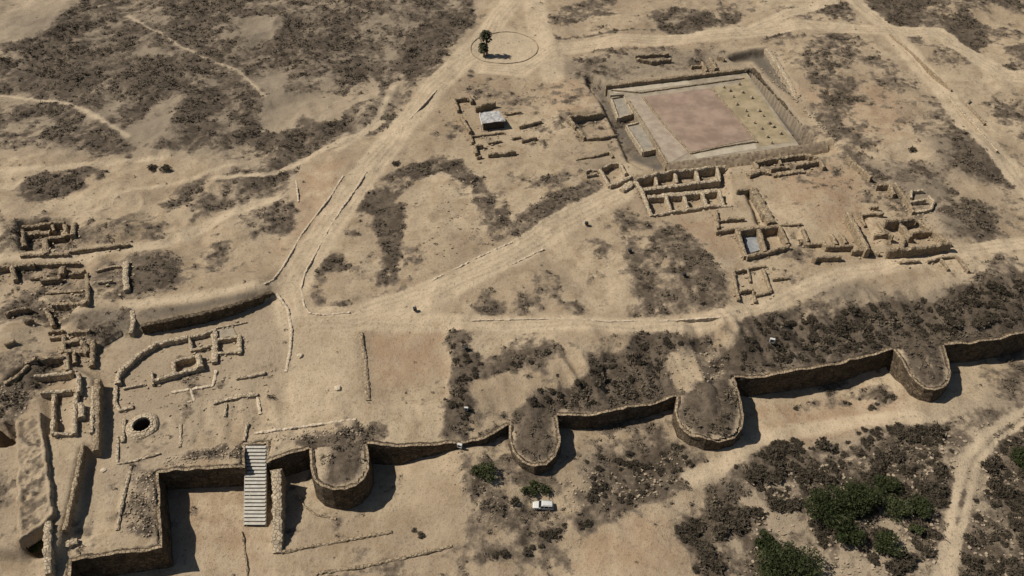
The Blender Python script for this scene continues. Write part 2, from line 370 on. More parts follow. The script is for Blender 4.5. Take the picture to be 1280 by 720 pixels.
# upper right
S(.88, (1062, -30), (1290, -30), (1290, 96), (1246, 88), (1212, 64), (1170, 36), (1096, 30), f=1.2)
S(.08, (1222, 62), (1240, 54), (1256, 62), (1260, 78), (1240, 82), f=1)
S(.3, (1212, 10), (1245, 5), (1290, 25), (1290, 60), (1255, 58), (1225, 40), f=1.5)
S(.06, (1154, 8), (1166, 6), (1166, 14), (1156, 15), f=.6)
S(.6, (688, 8), (770, -4), (776, 18), (740, 22), (680, 34), (678, 28), f=.8)
paintline(SCR, [(678, 30), (697, 49), (740, 45), (775, 38), (818, 38)], 1.6, .75, .6)
S(.75, (816, 14), (842, 8), (888, 16), (896, 30), (862, 43), (832, 42), (818, 30), f=1)
S(.95, (834, 30), (850, 28), (864, 40), (836, 42), f=.8)
S(.7, (904, 18), (922, 18), (932, 26), (912, 30), f=.8)
S(.55, (1000, 8), (1056, 0), (1076, 30), (1010, 28), f=1.2)
S(.4, (970, 42), (1062, 42), (1064, 90), (1010, 110), (990, 85), f=2)
S(.97, (1070, 68), (1080, 66), (1110, 73), (1100, 80), (1076, 78), f=.6)
S(.95, (1104, 128), (1120, 125), (1148, 130), (1138, 146), (1116, 149), f=.7)
S(.7, (1085, 92), (1108, 95), (1095, 108), (1075, 118), (1062, 110), f=1)
S(.7, (1065, 118), (1095, 116), (1098, 124), (1070, 132), f=.8)
S(.8, (1148, 142), (1196, 150), (1190, 159), (1150, 156), f=.8)
S(.85, (1150, 168), (1210, 158), (1252, 200), (1290, 238), (1222, 226), (1176, 206), f=1.5)
S(.5, (1060, 205), (1175, 198), (1190, 250), (1150, 260), (1100, 225), f=2)
S(.45, (1040, 190), (1180, 195), (1260, 300), (1200, 320), (1150, 270), (1090, 225), f=3)
S(.4, (740, 60), (900, 55), (915, 70), (860, 85), (750, 98), (690, 90), f=2)
S(.38, (960, 40), (1075, 40), (1200, 150), (1180, 200), (1060, 180), (1010, 120), f=3)
S(.72, (1165, 262), (1228, 252), (1245, 290), (1180, 302), f=2)
S(.6, (1008, 124), (1040, 140), (1072, 172), (1040, 172), (1016, 150), f=1)
S(.6, (1115, 45), (1150, 42), (1158, 52), (1125, 56), f=1)
S(.55, (1240, 130), (1290, 110), (1290, 180), (1255, 165), f=2)
S(.5, (1210, 330), (1270, 318), (1270, 345), (1215, 350), f=1.5)
# small scattered patches by the court
S(.5, (640, 240), (700, 215), (740, 212), (735, 225), f=1.5)
# roads and paths
ROADS = [
    ([(655, -30), (640, 0), (612, 40), (572, 82), (532, 122), (492, 172), (458, 215), (420, 268), (385, 325), (362, 366), (372, 402)], 8.5),
    ([(665, -10), (672, 30), (690, 70), (690, 95)], 8),
    ([(605, 85), (650, 88), (690, 60), (760, 53), (860, 48), (930, 40), (1000, 30), (1060, 36), (1130, 40), (1172, 40), (1215, 68), (1255, 94), (1300, 98)], 7.5),
    ([(930, 40), (985, 16), (1040, 2)], 5),
    ([(1068, 0), (1100, 28), (1140, 70), (1180, 115), (1235, 180), (1300, 250)], 6.5),
    ([(372, 402), (440, 398), (500, 382), (550, 360), (640, 318), (720, 268), (772, 242)], 8.5),
    ([(420, 402), (560, 403), (700, 405), (800, 408), (880, 404), (960, 383), (1050, 343), (1160, 322), (1300, 300)], 4.6),
    ([(1178, 745), (1188, 690), (1202, 620), (1212, 580), (1240, 545), (1300, 508)], 4.2),
    ([(860, 598), (905, 580), (955, 545), (1000, 537), (1060, 526), (1150, 521)], 3.4),
    ([(-30, 218), (60, 210), (130, 205), (200, 198)], 2.2),
    ([(100, 318), (200, 306), (258, 282), (318, 255), (345, 248)], 3.2),
    ([(-30, 322), (60, 322), (110, 322)], 3),
    ([(160, 381), (250, 370), (342, 356)], 2.6),
    ([(270, 222), (330, 218), (420, 180), (478, 152)], 2.0), ([(420, 188), (470, 150), (492, 108)], 1.6), ([(0, 238), (50, 212), (130, 204)], 1.2), ([(955, 552), (1010, 541), (1070, 531), (1180, 525)], 1.4), ([(120, 262), (165, 236), (230, 226), (290, 205)], 1.5), ([(230, 300), (300, 262), (345, 250)], 1.2),
    ([(160, 20), (230, 60), (300, 90), (330, 120)], 1.2), ([(0, 120), (90, 130), (160, 170)], 1.3),
]
for pl, w in ROADS:
    paintline(SCR, pl, w * .9, .0, .9)
    paintline(PTH, pl, w, 1.0, 1.0)
def rut(px, off):
    p = np.array([WG(a, b) for a, b in px])[:, :2]; q = [p[0]]
    for a, b in zip(p[:-1], p[1:]):
        for k in range(1, 7): q.append(a + (b - a) * k / 6)
    q = np.array(q); t = np.gradient(q, axis=0); t /= np.linalg.norm(t, axis=1)[:, None]
    wob = (fbm(q[:, 0], q[:, 1], 12, 2, 71) - .5) * 2.2
    return [tuple(r) for r in q + np.stack([-t[:, 1], t[:, 0]], 1) * (off + wob)[:, None]]
RUT = []
for k, offs in ((0, (-2.2, -.7, 1.2, 2.7)), (2, (-1.8, -.3, 1.5)), (4, (-.8, .8)), (5, (-2.4, -.9, 1.0, 2.5)), (6, (-.75, .75)), (3, (-.7, .7))):
    for o_ in offs: RUT.append(rut(ROADS[k][0], o_))
paint(PTH, [(588 + 42 + 46 * math.cos(t * PI / 12), 60 + 24 * math.sin(t * PI / 12)) for t in range(24)], .8, 1.5)
paint(PTH, [(345, 368), (365, 400), (440, 402), (455, 510), (330, 540), (360, 460)], .6, 2)
S(.0, *[(630 + 44 * math.cos(t * PI / 12), 60 + 22 * math.sin(t * PI / 12)) for t in range(24)], f=1)
paintline(PTH, [(1196, 655), (1205, 615), (1214, 578), (1240, 547), (1290, 514)], 1.0, .0, .5)
paintline(SCR, [(1196, 655), (1205, 615), (1214, 578), (1240, 547), (1290, 514)], .9, .6, .5)
G = lambda v, *p, f=3: paint(GRY, p, v, f)
G(.75, *GREYS[0], f=5)
G(.7, (270, 200), (372, 175), (372, 290), (310, 300), (270, 260))
G(.55, (140, 430), (345, 368), (362, 395), (362, 460), (320, 500), (230, 560), (110, 660), (125, 560))
G(.5, (640, 80), (900, 60), (930, 80), (760, 105)); G(.6, (1060, 205), (1180, 200), (1245, 290), (1180, 302), (1100, 230))
G(.6, (1000, 350), (1100, 360), (1280, 325), (1280, 345), (1050, 390)); G(.55, (720, 560), (870, 545), (870, 600), (745, 640))
G(.9, (588, 60), (610, 44), (640, 40), (668, 52), (672, 62), (655, 76), (620, 80), (595, 74), f=1)
G(.9, (880, 600), (1280, 480), (1400, 740), (930, 740)); G(.4, (0, 560), (20, 560), (60, 690), (0, 700))
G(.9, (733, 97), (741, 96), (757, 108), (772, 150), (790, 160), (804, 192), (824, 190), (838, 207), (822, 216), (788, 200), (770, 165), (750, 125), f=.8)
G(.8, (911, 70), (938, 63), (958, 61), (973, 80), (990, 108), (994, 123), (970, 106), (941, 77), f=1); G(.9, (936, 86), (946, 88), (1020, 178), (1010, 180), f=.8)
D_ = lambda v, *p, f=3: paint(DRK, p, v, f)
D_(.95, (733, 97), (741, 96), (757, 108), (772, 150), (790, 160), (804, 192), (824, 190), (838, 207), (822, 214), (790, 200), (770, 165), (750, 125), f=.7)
D_(.9, (911, 70), (938, 63), (958, 61), (973, 80), (990, 108), (994, 123), (970, 106), (941, 77), f=.8); D_(1, (929, 86), (939, 85), (1020, 177), (997, 183), f=.5)  # second patch: shadow on the ditch floor painted as dark ground
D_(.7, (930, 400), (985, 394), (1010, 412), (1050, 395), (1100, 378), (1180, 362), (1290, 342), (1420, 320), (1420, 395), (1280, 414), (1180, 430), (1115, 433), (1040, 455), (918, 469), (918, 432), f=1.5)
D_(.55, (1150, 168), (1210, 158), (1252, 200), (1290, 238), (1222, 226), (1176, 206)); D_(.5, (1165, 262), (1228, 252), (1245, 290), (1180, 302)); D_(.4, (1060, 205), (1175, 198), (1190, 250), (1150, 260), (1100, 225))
D_(.9, (90, 395), (140, 386), (176, 392), (165, 412), (120, 422), (100, 418), f=2); D_(.75, (176, 388), (250, 378), (330, 364), (318, 374), (180, 402), f=1)  # first patch: shadow of the scarp painted into the ground colour
D_(.45, (818, 18), (890, 16), (895, 32), (862, 42), (832, 42)); D_(.35, (640, 80), (740, 70), (840, 62), (930, 70), (930, 82), (760, 104)); D_(.4, (1000, 355), (1080, 352), (1120, 372), (1040, 385))
D_(.35, (720, 572), (860, 555), (870, 600), (745, 642)); D_(.35, (430, 165), (500, 105), (500, 130), (440, 180)); D_(.4, (0, 20), (590, 0), (540, 80), (400, 118), (280, 190), (60, 190), f=8)
D_(.3, (715, 195), (760, 188), (770, 215), (730, 222)); D_(.3, (1008, 124), (1040, 140), (1072, 172), (1040, 172), (1016, 150))
for pl in RUT:
    r = linemask(pl, .55, .45)
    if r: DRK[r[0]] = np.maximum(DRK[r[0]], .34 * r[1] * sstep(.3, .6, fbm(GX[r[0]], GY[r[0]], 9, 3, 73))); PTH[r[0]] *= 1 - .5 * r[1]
R_ = lambda v, *p, f=3: paint(RED, p, v, f)
R_(.6, (373, 215), (440, 200), (400, 270), (345, 330)); R_(.5, (700, 60), (760, 50), (860, 50), (830, 62)); R_(.55, (455, 405), (560, 405), (555, 470), (460, 480))
R_(.6, (960, 215), (1070, 205), (1080, 270), (1060, 300), (1000, 260)); R_(.5, (680, 100), (740, 110), (740, 150), (690, 140)); R_(.4, (740, 660), (870, 620), (860, 720), (700, 720))
R_(.5, (215, 600), (300, 592), (330, 720), (215, 690)); R_(.5, (830, 270), (920, 275), (910, 320), (860, 300)); R_(.5, (990, 120), (1100, 100), (1150, 160), (1080, 190))
R_(.6, (565, 570), (610, 600), (640, 655), (590, 610)); R_(.6, (940, 510), (1130, 485), (1140, 515), (930, 556))

SCR = .65 * SCR + .35 * blur(SCR, 3.0)
dens = SCR + .07 + (fbm(GX, GY, 11, 6, 21, .68) - .5) * 1.75 + (fbm(GX, GY, 42, 3, 23) - .5) * .55 * (1 - sstep(0, .25, .2 - SCR)) + (vnoise(GX / 1.9, GY / 1.9, 77) - .5) * .42 + (vnoise(GX / .95, GY / .95, 78) - .5) * .34
dens *= 1 - .75 * np.clip(PTH, 0, 1) * (SCR < .3)
COVER = sstep(.30, 1.0, dens)
PTHN = np.clip(PTH * (0.75 + .5 * fbm(GX, GY, 7, 3, 31)), 0, 1)

# ------------------------------------------------------------------ mesh helpers
def tag(o, label=None, cat=None, group=None, kind=None):
    if label: o['label'] = label
    if cat: o['category'] = cat
    if group: o['group'] = group
    if kind: o['kind'] = kind
    return o

def mesh_np(name, verts, faces, mat, attrs=None, parent=None, smooth=False):
    """verts (N,3), faces (M,k)"""
    me = bpy.data.meshes.new(name)
    verts = np.asarray(verts, np.float32); faces = np.asarray(faces, np.int32)
    me.vertices.add(len(verts)); me.vertices.foreach_set('co', verts.ravel())
    k = faces.shape[1]
    me.loops.add(faces.size); me.loops.foreach_set('vertex_index', faces.ravel())
    me.polygons.add(len(faces)); me.polygons.foreach_set('loop_start', np.arange(0, faces.size, k, dtype=np.int32))
    me.update(calc_edges=True)
    me.polygons.foreach_set('use_smooth', np.full(len(faces), smooth))
    for an, av in (attrs or {}).items():
        a = me.attributes.new(an, 'FLOAT', 'POINT'); a.data.foreach_set('value', np.asarray(av, np.float32))
    me.materials.append(mat); me.validate()
    o = bpy.data.objects.new(name, me); C.objects.link(o)
    if parent: o.parent = parent
    return o

class MB:
    def __init__(s): s.v = []; s.f = []
    def poly(s, pts):
        b = len(s.v); s.v += [tuple(p) for p in pts]; s.f.append(tuple(range(b, b + len(pts))))
    def box(s, c, d, rz=0.0, tilt=0.0, j=0.0):
        b = len(s.v); ca, sa = math.cos(rz), math.sin(rz)
        for sx, sy, sz in ((-1, -1, -1), (1, -1, -1), (1, 1, -1), (-1, 1, -1), (-1, -1, 1), (1, -1, 1), (1, 1, 1), (-1, 1, 1)):
            x = sx * d[0] / 2 + random.uniform(-j, j); y = sy * d[1] / 2 + random.uniform(-j, j); z = sz * d[2] / 2 + random.uniform(-j, j) + x * tilt
            s.v.append((c[0] + x * ca - y * sa, c[1] + x * sa + y * ca, c[2] + z))
        s.f += [tuple(b + i for i in q) for q in ((0, 3, 2, 1), (4, 5, 6, 7), (0, 1, 5, 4), (1, 2, 6, 5), (2, 3, 7, 6), (3, 0, 4, 7))]
    def rings(s, rings, cap=True):
        n = len(rings[0]); b = len(s.v)
        for r in rings: s.v += [tuple(p) for p in r]
        for i in range(len(rings) - 1):
            for k in range(n):
                s.f.append((b + i * n + k, b + i * n + (k + 1) % n, b + (i + 1) * n + (k + 1) % n, b + (i + 1) * n + k))
        if cap:
            s.f.append(tuple(b + k for k in reversed(range(n)))); e = b + (len(rings) - 1) * n; s.f.append(tuple(e + k for k in range(n)))
    def tube(s, path, radii, n=8):
        rr = []
        for i, p in enumerate(path):
            a = path[max(0, i - 1)]; c = path[min(len(path) - 1, i + 1)]
            t = np.array(c, float) - np.array(a, float); t /= np.linalg.norm(t) + 1e-9
            u = np.cross(t, (0.31, .95, .05)); u /= np.linalg.norm(u); w = np.cross(t, u)
            rr.append([tuple(np.array(p) + radii[i] * (math.cos(2 * PI * k / n) * u + math.sin(2 * PI * k / n) * w)) for k in range(n)])
        s.rings(rr)
    def build(s, name, mat, parent=None, smooth=False):
        me = bpy.data.meshes.new(name); me.from_pydata(s.v, [], s.f); me.materials.append(mat); me.validate(); me.update()
        if smooth: me.polygons.foreach_set('use_smooth', np.full(len(me.polygons), True))
        o = bpy.data.objects.new(name, me); C.objects.link(o)
        if parent: o.parent = parent
        return o

def empty(name, loc, label, cat, group=None, rz=0.0):
    o = bpy.data.objects.new(name, None); o.location = loc; o.rotation_euler = (0, 0, rz); o.empty_display_size = .5; C.objects.link(o)
    return tag(o, label, cat, group)

# ------------------------------------------------------------------ materials
def new_mat(name):
    m = bpy.data.materials.new(name); m.use_nodes = True
    nt = m.node_tree; b = nt.nodes['Principled BSDF']; b.inputs['Specular IOR Level'].default_value = .15
    return m, nt, b
def nd(nt, t, **kw):
    n = nt.nodes.new(t)
    for k, v in kw.items():
        if hasattr(n, k): setattr(n, k, v)
        else: n.inputs[k.replace('_', ' ')].default_value = v
    return n
def mixc(nt, fac, a, b, mode='MIX'):
    n = nt.nodes.new('ShaderNodeMix'); n.data_type = 'RGBA'; n.blend_type = mode
    for sock, v in ((n.inputs[0], fac), (n.inputs[6], a), (n.inputs[7], b)):
        if hasattr(v, 'links'): nt.links.new(v, sock)
        else: sock.default_value = v if not isinstance(v, tuple) else (*v, 1)
    return n.outputs[2]
def ramp(nt, src, lo, hi, a=0.0, b=1.0):
    n = nt.nodes.new('ShaderNodeMapRange'); n.interpolation_type = 'SMOOTHSTEP'
    nt.links.new(src, n.inputs[0]); n.inputs[1].default_value = lo; n.inputs[2].default_value = hi; n.inputs[3].default_value = a; n.inputs[4].default_value = b
    return n.outputs[0]
def noise(nt, co, scale, detail=4, rough=.6):
    n = nd(nt, 'ShaderNodeTexNoise', Scale=scale, Detail=detail, Roughness=rough); nt.links.new(co, n.inputs['Vector']); return n.outputs['Fac']
def math_(nt, op, a, b):
    n = nt.nodes.new('ShaderNodeMath'); n.operation = op
    for s_, v in ((n.inputs[0], a), (n.inputs[1], b)):
        if hasattr(v, 'links'): nt.links.new(v, s_)
        else: s_.default_value = v
    return n.outputs[0]
def pos(nt): return nt.nodes.new('ShaderNodeNewGeometry').outputs['Position']
def attr(nt, name): return nd(nt, 'ShaderNodeAttribute', attribute_name=name).outputs['Fac']
def bump(nt, b, h, dist, strength=1.0):
    n = nd(nt, 'ShaderNodeBump', Distance=dist, Strength=strength); nt.links.new(h, n.inputs['Height']); nt.links.new(n.outputs['Normal'], b.inputs['Normal'])

def ground_material():
    m, nt, b = new_mat('dry_ground'); P = pos(nt); L = nt.links
    big = noise(nt, P, .035, 5, .65); mid = noise(nt, P, .22, 5, .65); fine = noise(nt, P, 1.3, 4, .7); grit = noise(nt, P, 5.0, 2, .6)
    vbig = noise(nt, P, .016, 4, .6); spk = noise(nt, P, 2.6, 3, .75)
    sand = mixc(nt, ramp(nt, big, .35, .65), (.285, .22, .146), (.415, .33, .22))
    sand = mixc(nt, ramp(nt, vbig, .4, .65, 0, .5), sand, (.31, .235, .15))
    sand = mixc(nt, ramp(nt, mid, .44, .68, 0, .6), sand, (.235, .17, .102))
    sand = mixc(nt, math_(nt, 'MULTIPLY', attr(nt, 'reddish'), ramp(nt, mid, .3, .6)), sand, (.31, .205, .125))
    sand = mixc(nt, math_(nt, 'MULTIPLY', attr(nt, 'greyish'), ramp(nt, mid, .2, .6, .4, .85)), sand, (.285, .23, .16))
    sand = mixc(nt, math_(nt, 'MULTIPLY', attr(nt, 'slate_and_shade'), ramp(nt, mid, .25, .5, .7, 1)), sand, (.098, .086, .07))
    sand = mixc(nt, math_(nt, 'MULTIPLY', attr(nt, 'path'), ramp(nt, mid, .3, .7, .95, .6)), sand, (.47, .375, .252))
    sand = mixc(nt, ramp(nt, fine, .5, .72, 0, .55), sand, (.17, .128, .083))
    sand = mixc(nt, ramp(nt, spk, .61, .7, 0, .65), sand, (.12, .088, .055))
    sand = mixc(nt, ramp(nt, spk, .36, .28, 0, .4), sand, (.5, .41, .29))
    soil = mixc(nt, ramp(nt, mid, .38, .62), (.062, .047, .032), (.115, .09, .064))
    soil = mixc(nt, ramp(nt, fine, .48, .7, 0, .8), soil, (.038, .028, .019))
    soil = mixc(nt, ramp(nt, spk, .58, .7, 0, .5), soil, (.25, .205, .15))
    dry = mixc(nt, ramp(nt, fine, .35, .65), (.19, .148, .105), (.11, .087, .06))
    cov = math_(nt, 'ADD', attr(nt, 'cover'), math_(nt, 'MULTIPLY', math_(nt, 'SUBTRACT', fine, .5), .7))
    col = mixc(nt, ramp(nt, cov, .02, .5, 0, .85), sand, dry)
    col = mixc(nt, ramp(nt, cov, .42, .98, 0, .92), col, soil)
    col = mixc(nt, ramp(nt, grit, .3, .7, .0, .3), col, (.5, .42, .32), 'MULTIPLY')
    L.new(col, b.inputs['Base Color']); b.inputs['Roughness'].default_value = .95
    bump(nt, b, math_(nt, 'ADD', math_(nt, 'MULTIPLY', fine, 1.0), math_(nt, 'MULTIPLY', grit, .35)), .35, .6)
    return m
def stone_material(name, ca, cb, cd, course=.45, dark=.5):
    m, nt, b = new_mat(name); P = pos(nt); L = nt.links
    mid = noise(nt, P, .5, 5, .65); fine = noise(nt, P, 3.2, 3, .7)
    v = nd(nt, 'ShaderNodeTexVoronoi', Scale=1.0); mp = nd(nt, 'ShaderNodeMapping'); mp.inputs['Scale'].default_value = (1.25, 1.25, 1 / course)
    L.new(P, mp.inputs['Vector']); L.new(mp.outputs['Vector'], v.inputs['Vector'])
    e = nd(nt, 'ShaderNodeTexVoronoi', Scale=1.0, feature='DISTANCE_TO_EDGE'); L.new(mp.outputs['Vector'], e.inputs['Vector'])
    sep = nt.nodes.new('ShaderNodeSeparateColor'); L.new(v.outputs['Color'], sep.inputs[0])
    col = mixc(nt, sep.outputs[0], ca, cb)
    col = mixc(nt, ramp(nt, mid, .4, .7, 0, dark), col, cd)
    col = mixc(nt, ramp(nt, e.outputs['Distance'], .0, .1, .85, 0), col, tuple(.45 * c for c in cd))
    col = mixc(nt, ramp(nt, fine, .5, .75, 0, .45), col, cd)
    L.new(col, b.inputs['Base Color']); b.inputs['Roughness'].default_value = .95
    bump(nt, b, math_(nt, 'ADD', fine, ramp(nt, e.outputs['Distance'], 0, .12)), .12, .7)
    return m
def plain(name, ca, cb, scale=1.5, rough=.8, bd=.05, detail=4, spec=.15):
    m, nt, b = new_mat(name); P = pos(nt)
    n = noise(nt, P, scale, detail, .65)
    nt.links.new(mixc(nt, ramp(nt, n, .35, .65), ca, cb), b.inputs['Base Color']); b.inputs['Roughness'].default_value = rough; b.inputs['Specular IOR Level'].default_value = spec
    if bd: bump(nt, b, n, bd, .6)
    return m
def leafy(name, ca, cb, cc, trans=.1):
    m, nt, b = new_mat(name); P = pos(nt)
    n = noise(nt, P, 1.1, 3, .6); big = noise(nt, P, .09, 3, .6)
    col = mixc(nt, attr(nt, 'tint'), ca, cb); col = mixc(nt, ramp(nt, n, .45, .7), col, cc); col = mixc(nt, ramp(nt, big, .4, .65, 0, .45), col, cb)
    nt.links.new(col, b.inputs['Base Color']); b.inputs['Roughness'].default_value = .85
    return m
def painted(name, col, rough=.4, metal=0.0, spec=.4):
    m, nt, b = new_mat(name); b.inputs['Roughness'].default_value = rough; b.inputs['Metallic'].default_value = metal; b.inputs['Specular IOR Level'].default_value = spec
    n = noise(nt, pos(nt), 2.5, 3, .6)
    nt.links.new(mixc(nt, ramp(nt, n, .4, .7, 0, .3), col, tuple(c * .75 + .02 for c in col)), b.inputs['Base Color'])
    return m
M = dict(
    ground=ground_material(),
    stone=stone_material('ruin_stone', (.36, .28, .18), (.28, .21, .13), (.17, .125, .08)),
    pale=stone_material('pale_stone', (.46, .37, .25), (.38, .3, .2), (.27, .21, .14), dark=.3),
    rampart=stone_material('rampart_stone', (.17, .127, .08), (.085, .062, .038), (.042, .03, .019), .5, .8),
    bank=plain('earth_bank', (.2, .15, .1), (.28, .215, .14), .5),
    edging=plain('edging_stone', (.38, .3, .205), (.5, .41, .295), 2.0),
    rubble=plain('rubble_stone', (.23, .175, .115), (.36, .29, .2), .8),
    red=plain('red_floor', (.195, .135, .098), (.28, .205, .15), .16, .9, .02, 6),
    court=plain('court_floor', (.21, .165, .098), (.31, .245, .15), .25, .9, .03, 6),
    paving=plain('paving_stone', (.2, .165, .117), (.3, .25, .18), .3, .9, .02, 7),
    palepaving=plain('pale_paving', (.3, .255, .185), (.38, .325, .24), .4, .9, .02, 6), pinkpaving=plain('pink_paving', (.25, .195, .145), (.33, .27, .2), .4, .9, .02, 6),
    greyfloor=plain('grey_mortar', (.2, .175, .135), (.27, .235, .18), .7, .9, .03),
    bluefloor=plain('blue_grey_lining', (.17, .18, .19), (.26, .26, .25), .5, .8, .03),
    scrubleaf=leafy('dry_scrub', (.06, .046, .03), (.155, .122, .082), (.04, .031, .02)),
    shrubleaf=leafy('dark_shrub', (.04, .033, .02), (.07, .055, .037), (.028, .022, .014)),
    treeleaf=leafy('tree_leaf', (.023, .031, .009), (.042, .05, .017), (.014, .019, .006)),
    oliveleaf=leafy('olive_leaf', (.045, .054, .02), (.068, .073, .03), (.028, .034, .012)),
    palmleaf=leafy('palm_leaf', (.03, .033, .016), (.045, .045, .02), (.02, .02, .01)),
    bark=plain('bark', (.13, .1, .075), (.2, .16, .12), 2),
    palmbark=plain('palm_bark', (.3, .25, .18), (.38, .32, .24), 2),
    white=painted('white_paint', (.5, .485, .44)), cream=painted('cream_paint', (.74, .72, .65), .3), glass=painted('dark_glass', (.012, .014, .016), .12, 0, .6), rubber=painted('tyre_rubber', (.02, .02, .02), .8),
    steel=painted('steel', (.4, .4, .4), .4, .8), black=painted('black_metal', (.02, .02, .02), .6), lampred=painted('red_lens', (.3, .02, .015), .3), lampclear=painted('clear_lens', (.6, .62, .62), .15),
    deck=plain('pale_boards', (.36, .33, .27), (.44, .41, .35), 1.2, .8, .02), roofing=plain('roof_sheet', (.26, .245, .225), (.44, .425, .4), .8, .7, .05, 5),
    dark=plain('painted_shade', (.04, .033, .025), (.07, .058, .045), 1.0),  # shade as a base colour, for the well shaft and shelter front
)

# ------------------------------------------------------------------ ground sheet (fine in the middle, stretched to the horizon outside)
ext = np.array([3, 8, 18, 40, 90, 200, 450, 1000, 2500])
ax = np.concatenate([xs[0] - ext[::-1], xs, xs[-1] + ext]); ay = np.concatenate([ys[0] - ext[::-1], ys, ys[-1] + ext])
ne = len(ext)
padm = ((ne, ne), (ne, ne))
EX, EY = np.meshgrid(ax, ay)
Hmicro = Hgt + np.where(DWALL > 1.2, 1, 0) * ((vnoise(GX / .9, GY / .9, 61) - .5) * (.10 + .30 * COVER) + (vnoise(GX / 2.3, GY / 2.3, 62) - .5) * (.12 + .3 * COVER))
HE = np.pad(Hmicro, padm, mode='edge')
ny_, nx_ = HE.shape
idx = np.arange(ny_ * nx_).reshape(ny_, nx_)
quads = np.stack([idx[:-1, :-1], idx[:-1, 1:], idx[1:, 1:], idx[1:, :-1]], -1).reshape(-1, 4)
gnd = mesh_np('ground', np.stack([EX, EY, HE], -1).reshape(-1, 3), quads, M['ground'],
              {'cover': np.pad(COVER, padm, mode='edge').ravel(), 'path': np.pad(PTHN, padm, mode='edge').ravel(),
               'greyish': np.pad(GRY, padm, mode='edge').ravel(), 'reddish': np.pad(RED, padm, mode='edge').ravel(), 'slate_and_shade': np.pad(DRK, padm, mode='edge').ravel()}, smooth=True)
tag(gnd, 'sandy ground of the site with dry dusty roads', None, None, 'structure')

# ------------------------------------------------------------------ walls
def resample(pts, step):
    pts = [np.array(p, float) for p in pts]; out = [pts[0]]
    for a, b in zip(pts[:-1], pts[1:]):
        n = max(1, int(round(np.linalg.norm((b - a)[:2]) / step)))
        for k in range(1, n + 1): out.append(a + (b - a) * k / n)
    return np.array(out)
def tangents(p):
    t = np.gradient(p[:, :2], axis=0); t /= np.linalg.norm(t, axis=1)[:, None] + 1e-9
    return t
def rubble_wall(mb, pts, w, h, step=.5, zb=None, ragged=.17, zt=None):
    """stone wall along world points (their z is the top); ragged top, jittered sides"""
    p = resample(pts, step); t = tangents(p); n = np.stack([-t[:, 1], t[:, 0]], 1)
    N = len(p); b0 = len(mb.v)
    g = H(p[:, 0], p[:, 1])
    ph = random.uniform(0, 50)
    for i in range(N):
        top = p[i, 2] + (vnoise(np.array(ph + i * .45), np.array(ph), 9) - .6) * 2 * ragged * h + random.uniform(-.06, .06) * h
        bot = min(g[i], p[i, 2] - .1) - .5 if zb is None else min(zb, g[i] - .2)
        ws = w * random.uniform(.75, 1.2)
        for off, z in ((-.55, bot), (-.5, top - .12 * h + random.uniform(-.05, .05)), (-.22, top + random.uniform(-.04, .06)), (.22, top + random.uniform(-.04, .06)), (.5, top - .12 * h + random.uniform(-.05, .05)), (.55, bot)):
            o = off * ws + random.uniform(-.08, .08)
            mb.v.append((p[i, 0] + n[i, 0] * o, p[i, 1] + n[i, 1] * o, z))
    K = 6
    for i in range(N - 1):
        for k in range(K - 1):
            mb.f.append((b0 + i * K + k, b0 + i * K + k + 1, b0 + (i + 1) * K + k + 1, b0 + (i + 1) * K + k))
    mb.f.append(tuple(b0 + k for k in range(K))); e = b0 + (N - 1) * K; mb.f.append(tuple(e + k for k in reversed(range(K))))
def px_wall(px, h, zb=None):
    """survey pixels of a wall's top -> world points, top = ground + h (or zb + h)"""
    out = []
    for a, b in px:
        if zb is None: out.append(WG(a, b, h))
        else: out.append(W(a, b, zb + h))
    return out
rb = MB()
def fallen(pts, w, h):
    p = resample(pts, 1.0); t = tangents(p)
    for i in range(len(p)):
        if random.random() < .6:
            o = random.choice((-1, 1)) * (w * .5 + random.random() ** 2 * 1.4 + .1); s_ = random.uniform(.15, .5); x = p[i, 0] - t[i, 1] * o; y = p[i, 1] + t[i, 0] * o
            rb.box((x, y, float(H(x, y)) + s_ * .2), (s_ * 1.3, s_, s_ * .8), random.uniform(0, 3), 0, s_ * .18)
def ruin(name, label, cat, walls, mat='stone', group=None, base=None, tall=1.25):
    """walls: (part name, px polyline, width, height[, floor z])"""
    first = px_wall(walls[0][1], walls[0][3])[0]
    root = empty(name, (first[0], first[1], float(H(first[0], first[1]))), label, cat, group)
    off = np.array(root.location)
    walls = [(q[0], q[1], q[2], q[3] * tall) + tuple(q[4:]) for q in walls]
    for wl in walls:
        mb = MB(); zb = wl[4] if len(wl) > 4 else base
        pw_ = px_wall(wl[1], wl[3], zb); rubble_wall(mb, pw_, wl[2], wl[3]); fallen(pw_, wl[2], wl[3])
        mb.v = [tuple(np.array(v) - off) for v in mb.v]
        mb.build(wl[0], M[wl[5]] if len(wl) > 5 else M[mat], root)
    return root
def sheet(mb, px, z, thick=.12):
    top = [W(a, b, z) for a, b in px]; n = len(top); b0 = len(mb.v)
    mb.v += top + [(p[0], p[1], z - thick) for p in top]
    mb.f.append(tuple(b0 + i for i in range(n)))
    for i in range(n): mb.f.append((b0 + i, b0 + n + i, b0 + n + (i + 1) % n, b0 + (i + 1) % n))
def loc_build(mb, name, mat, root, smooth=False):
    off = np.array(root.location); mb.v = [tuple(np.array(v) - off) for v in mb.v]
    return mb.build(name, mat, root, smooth)

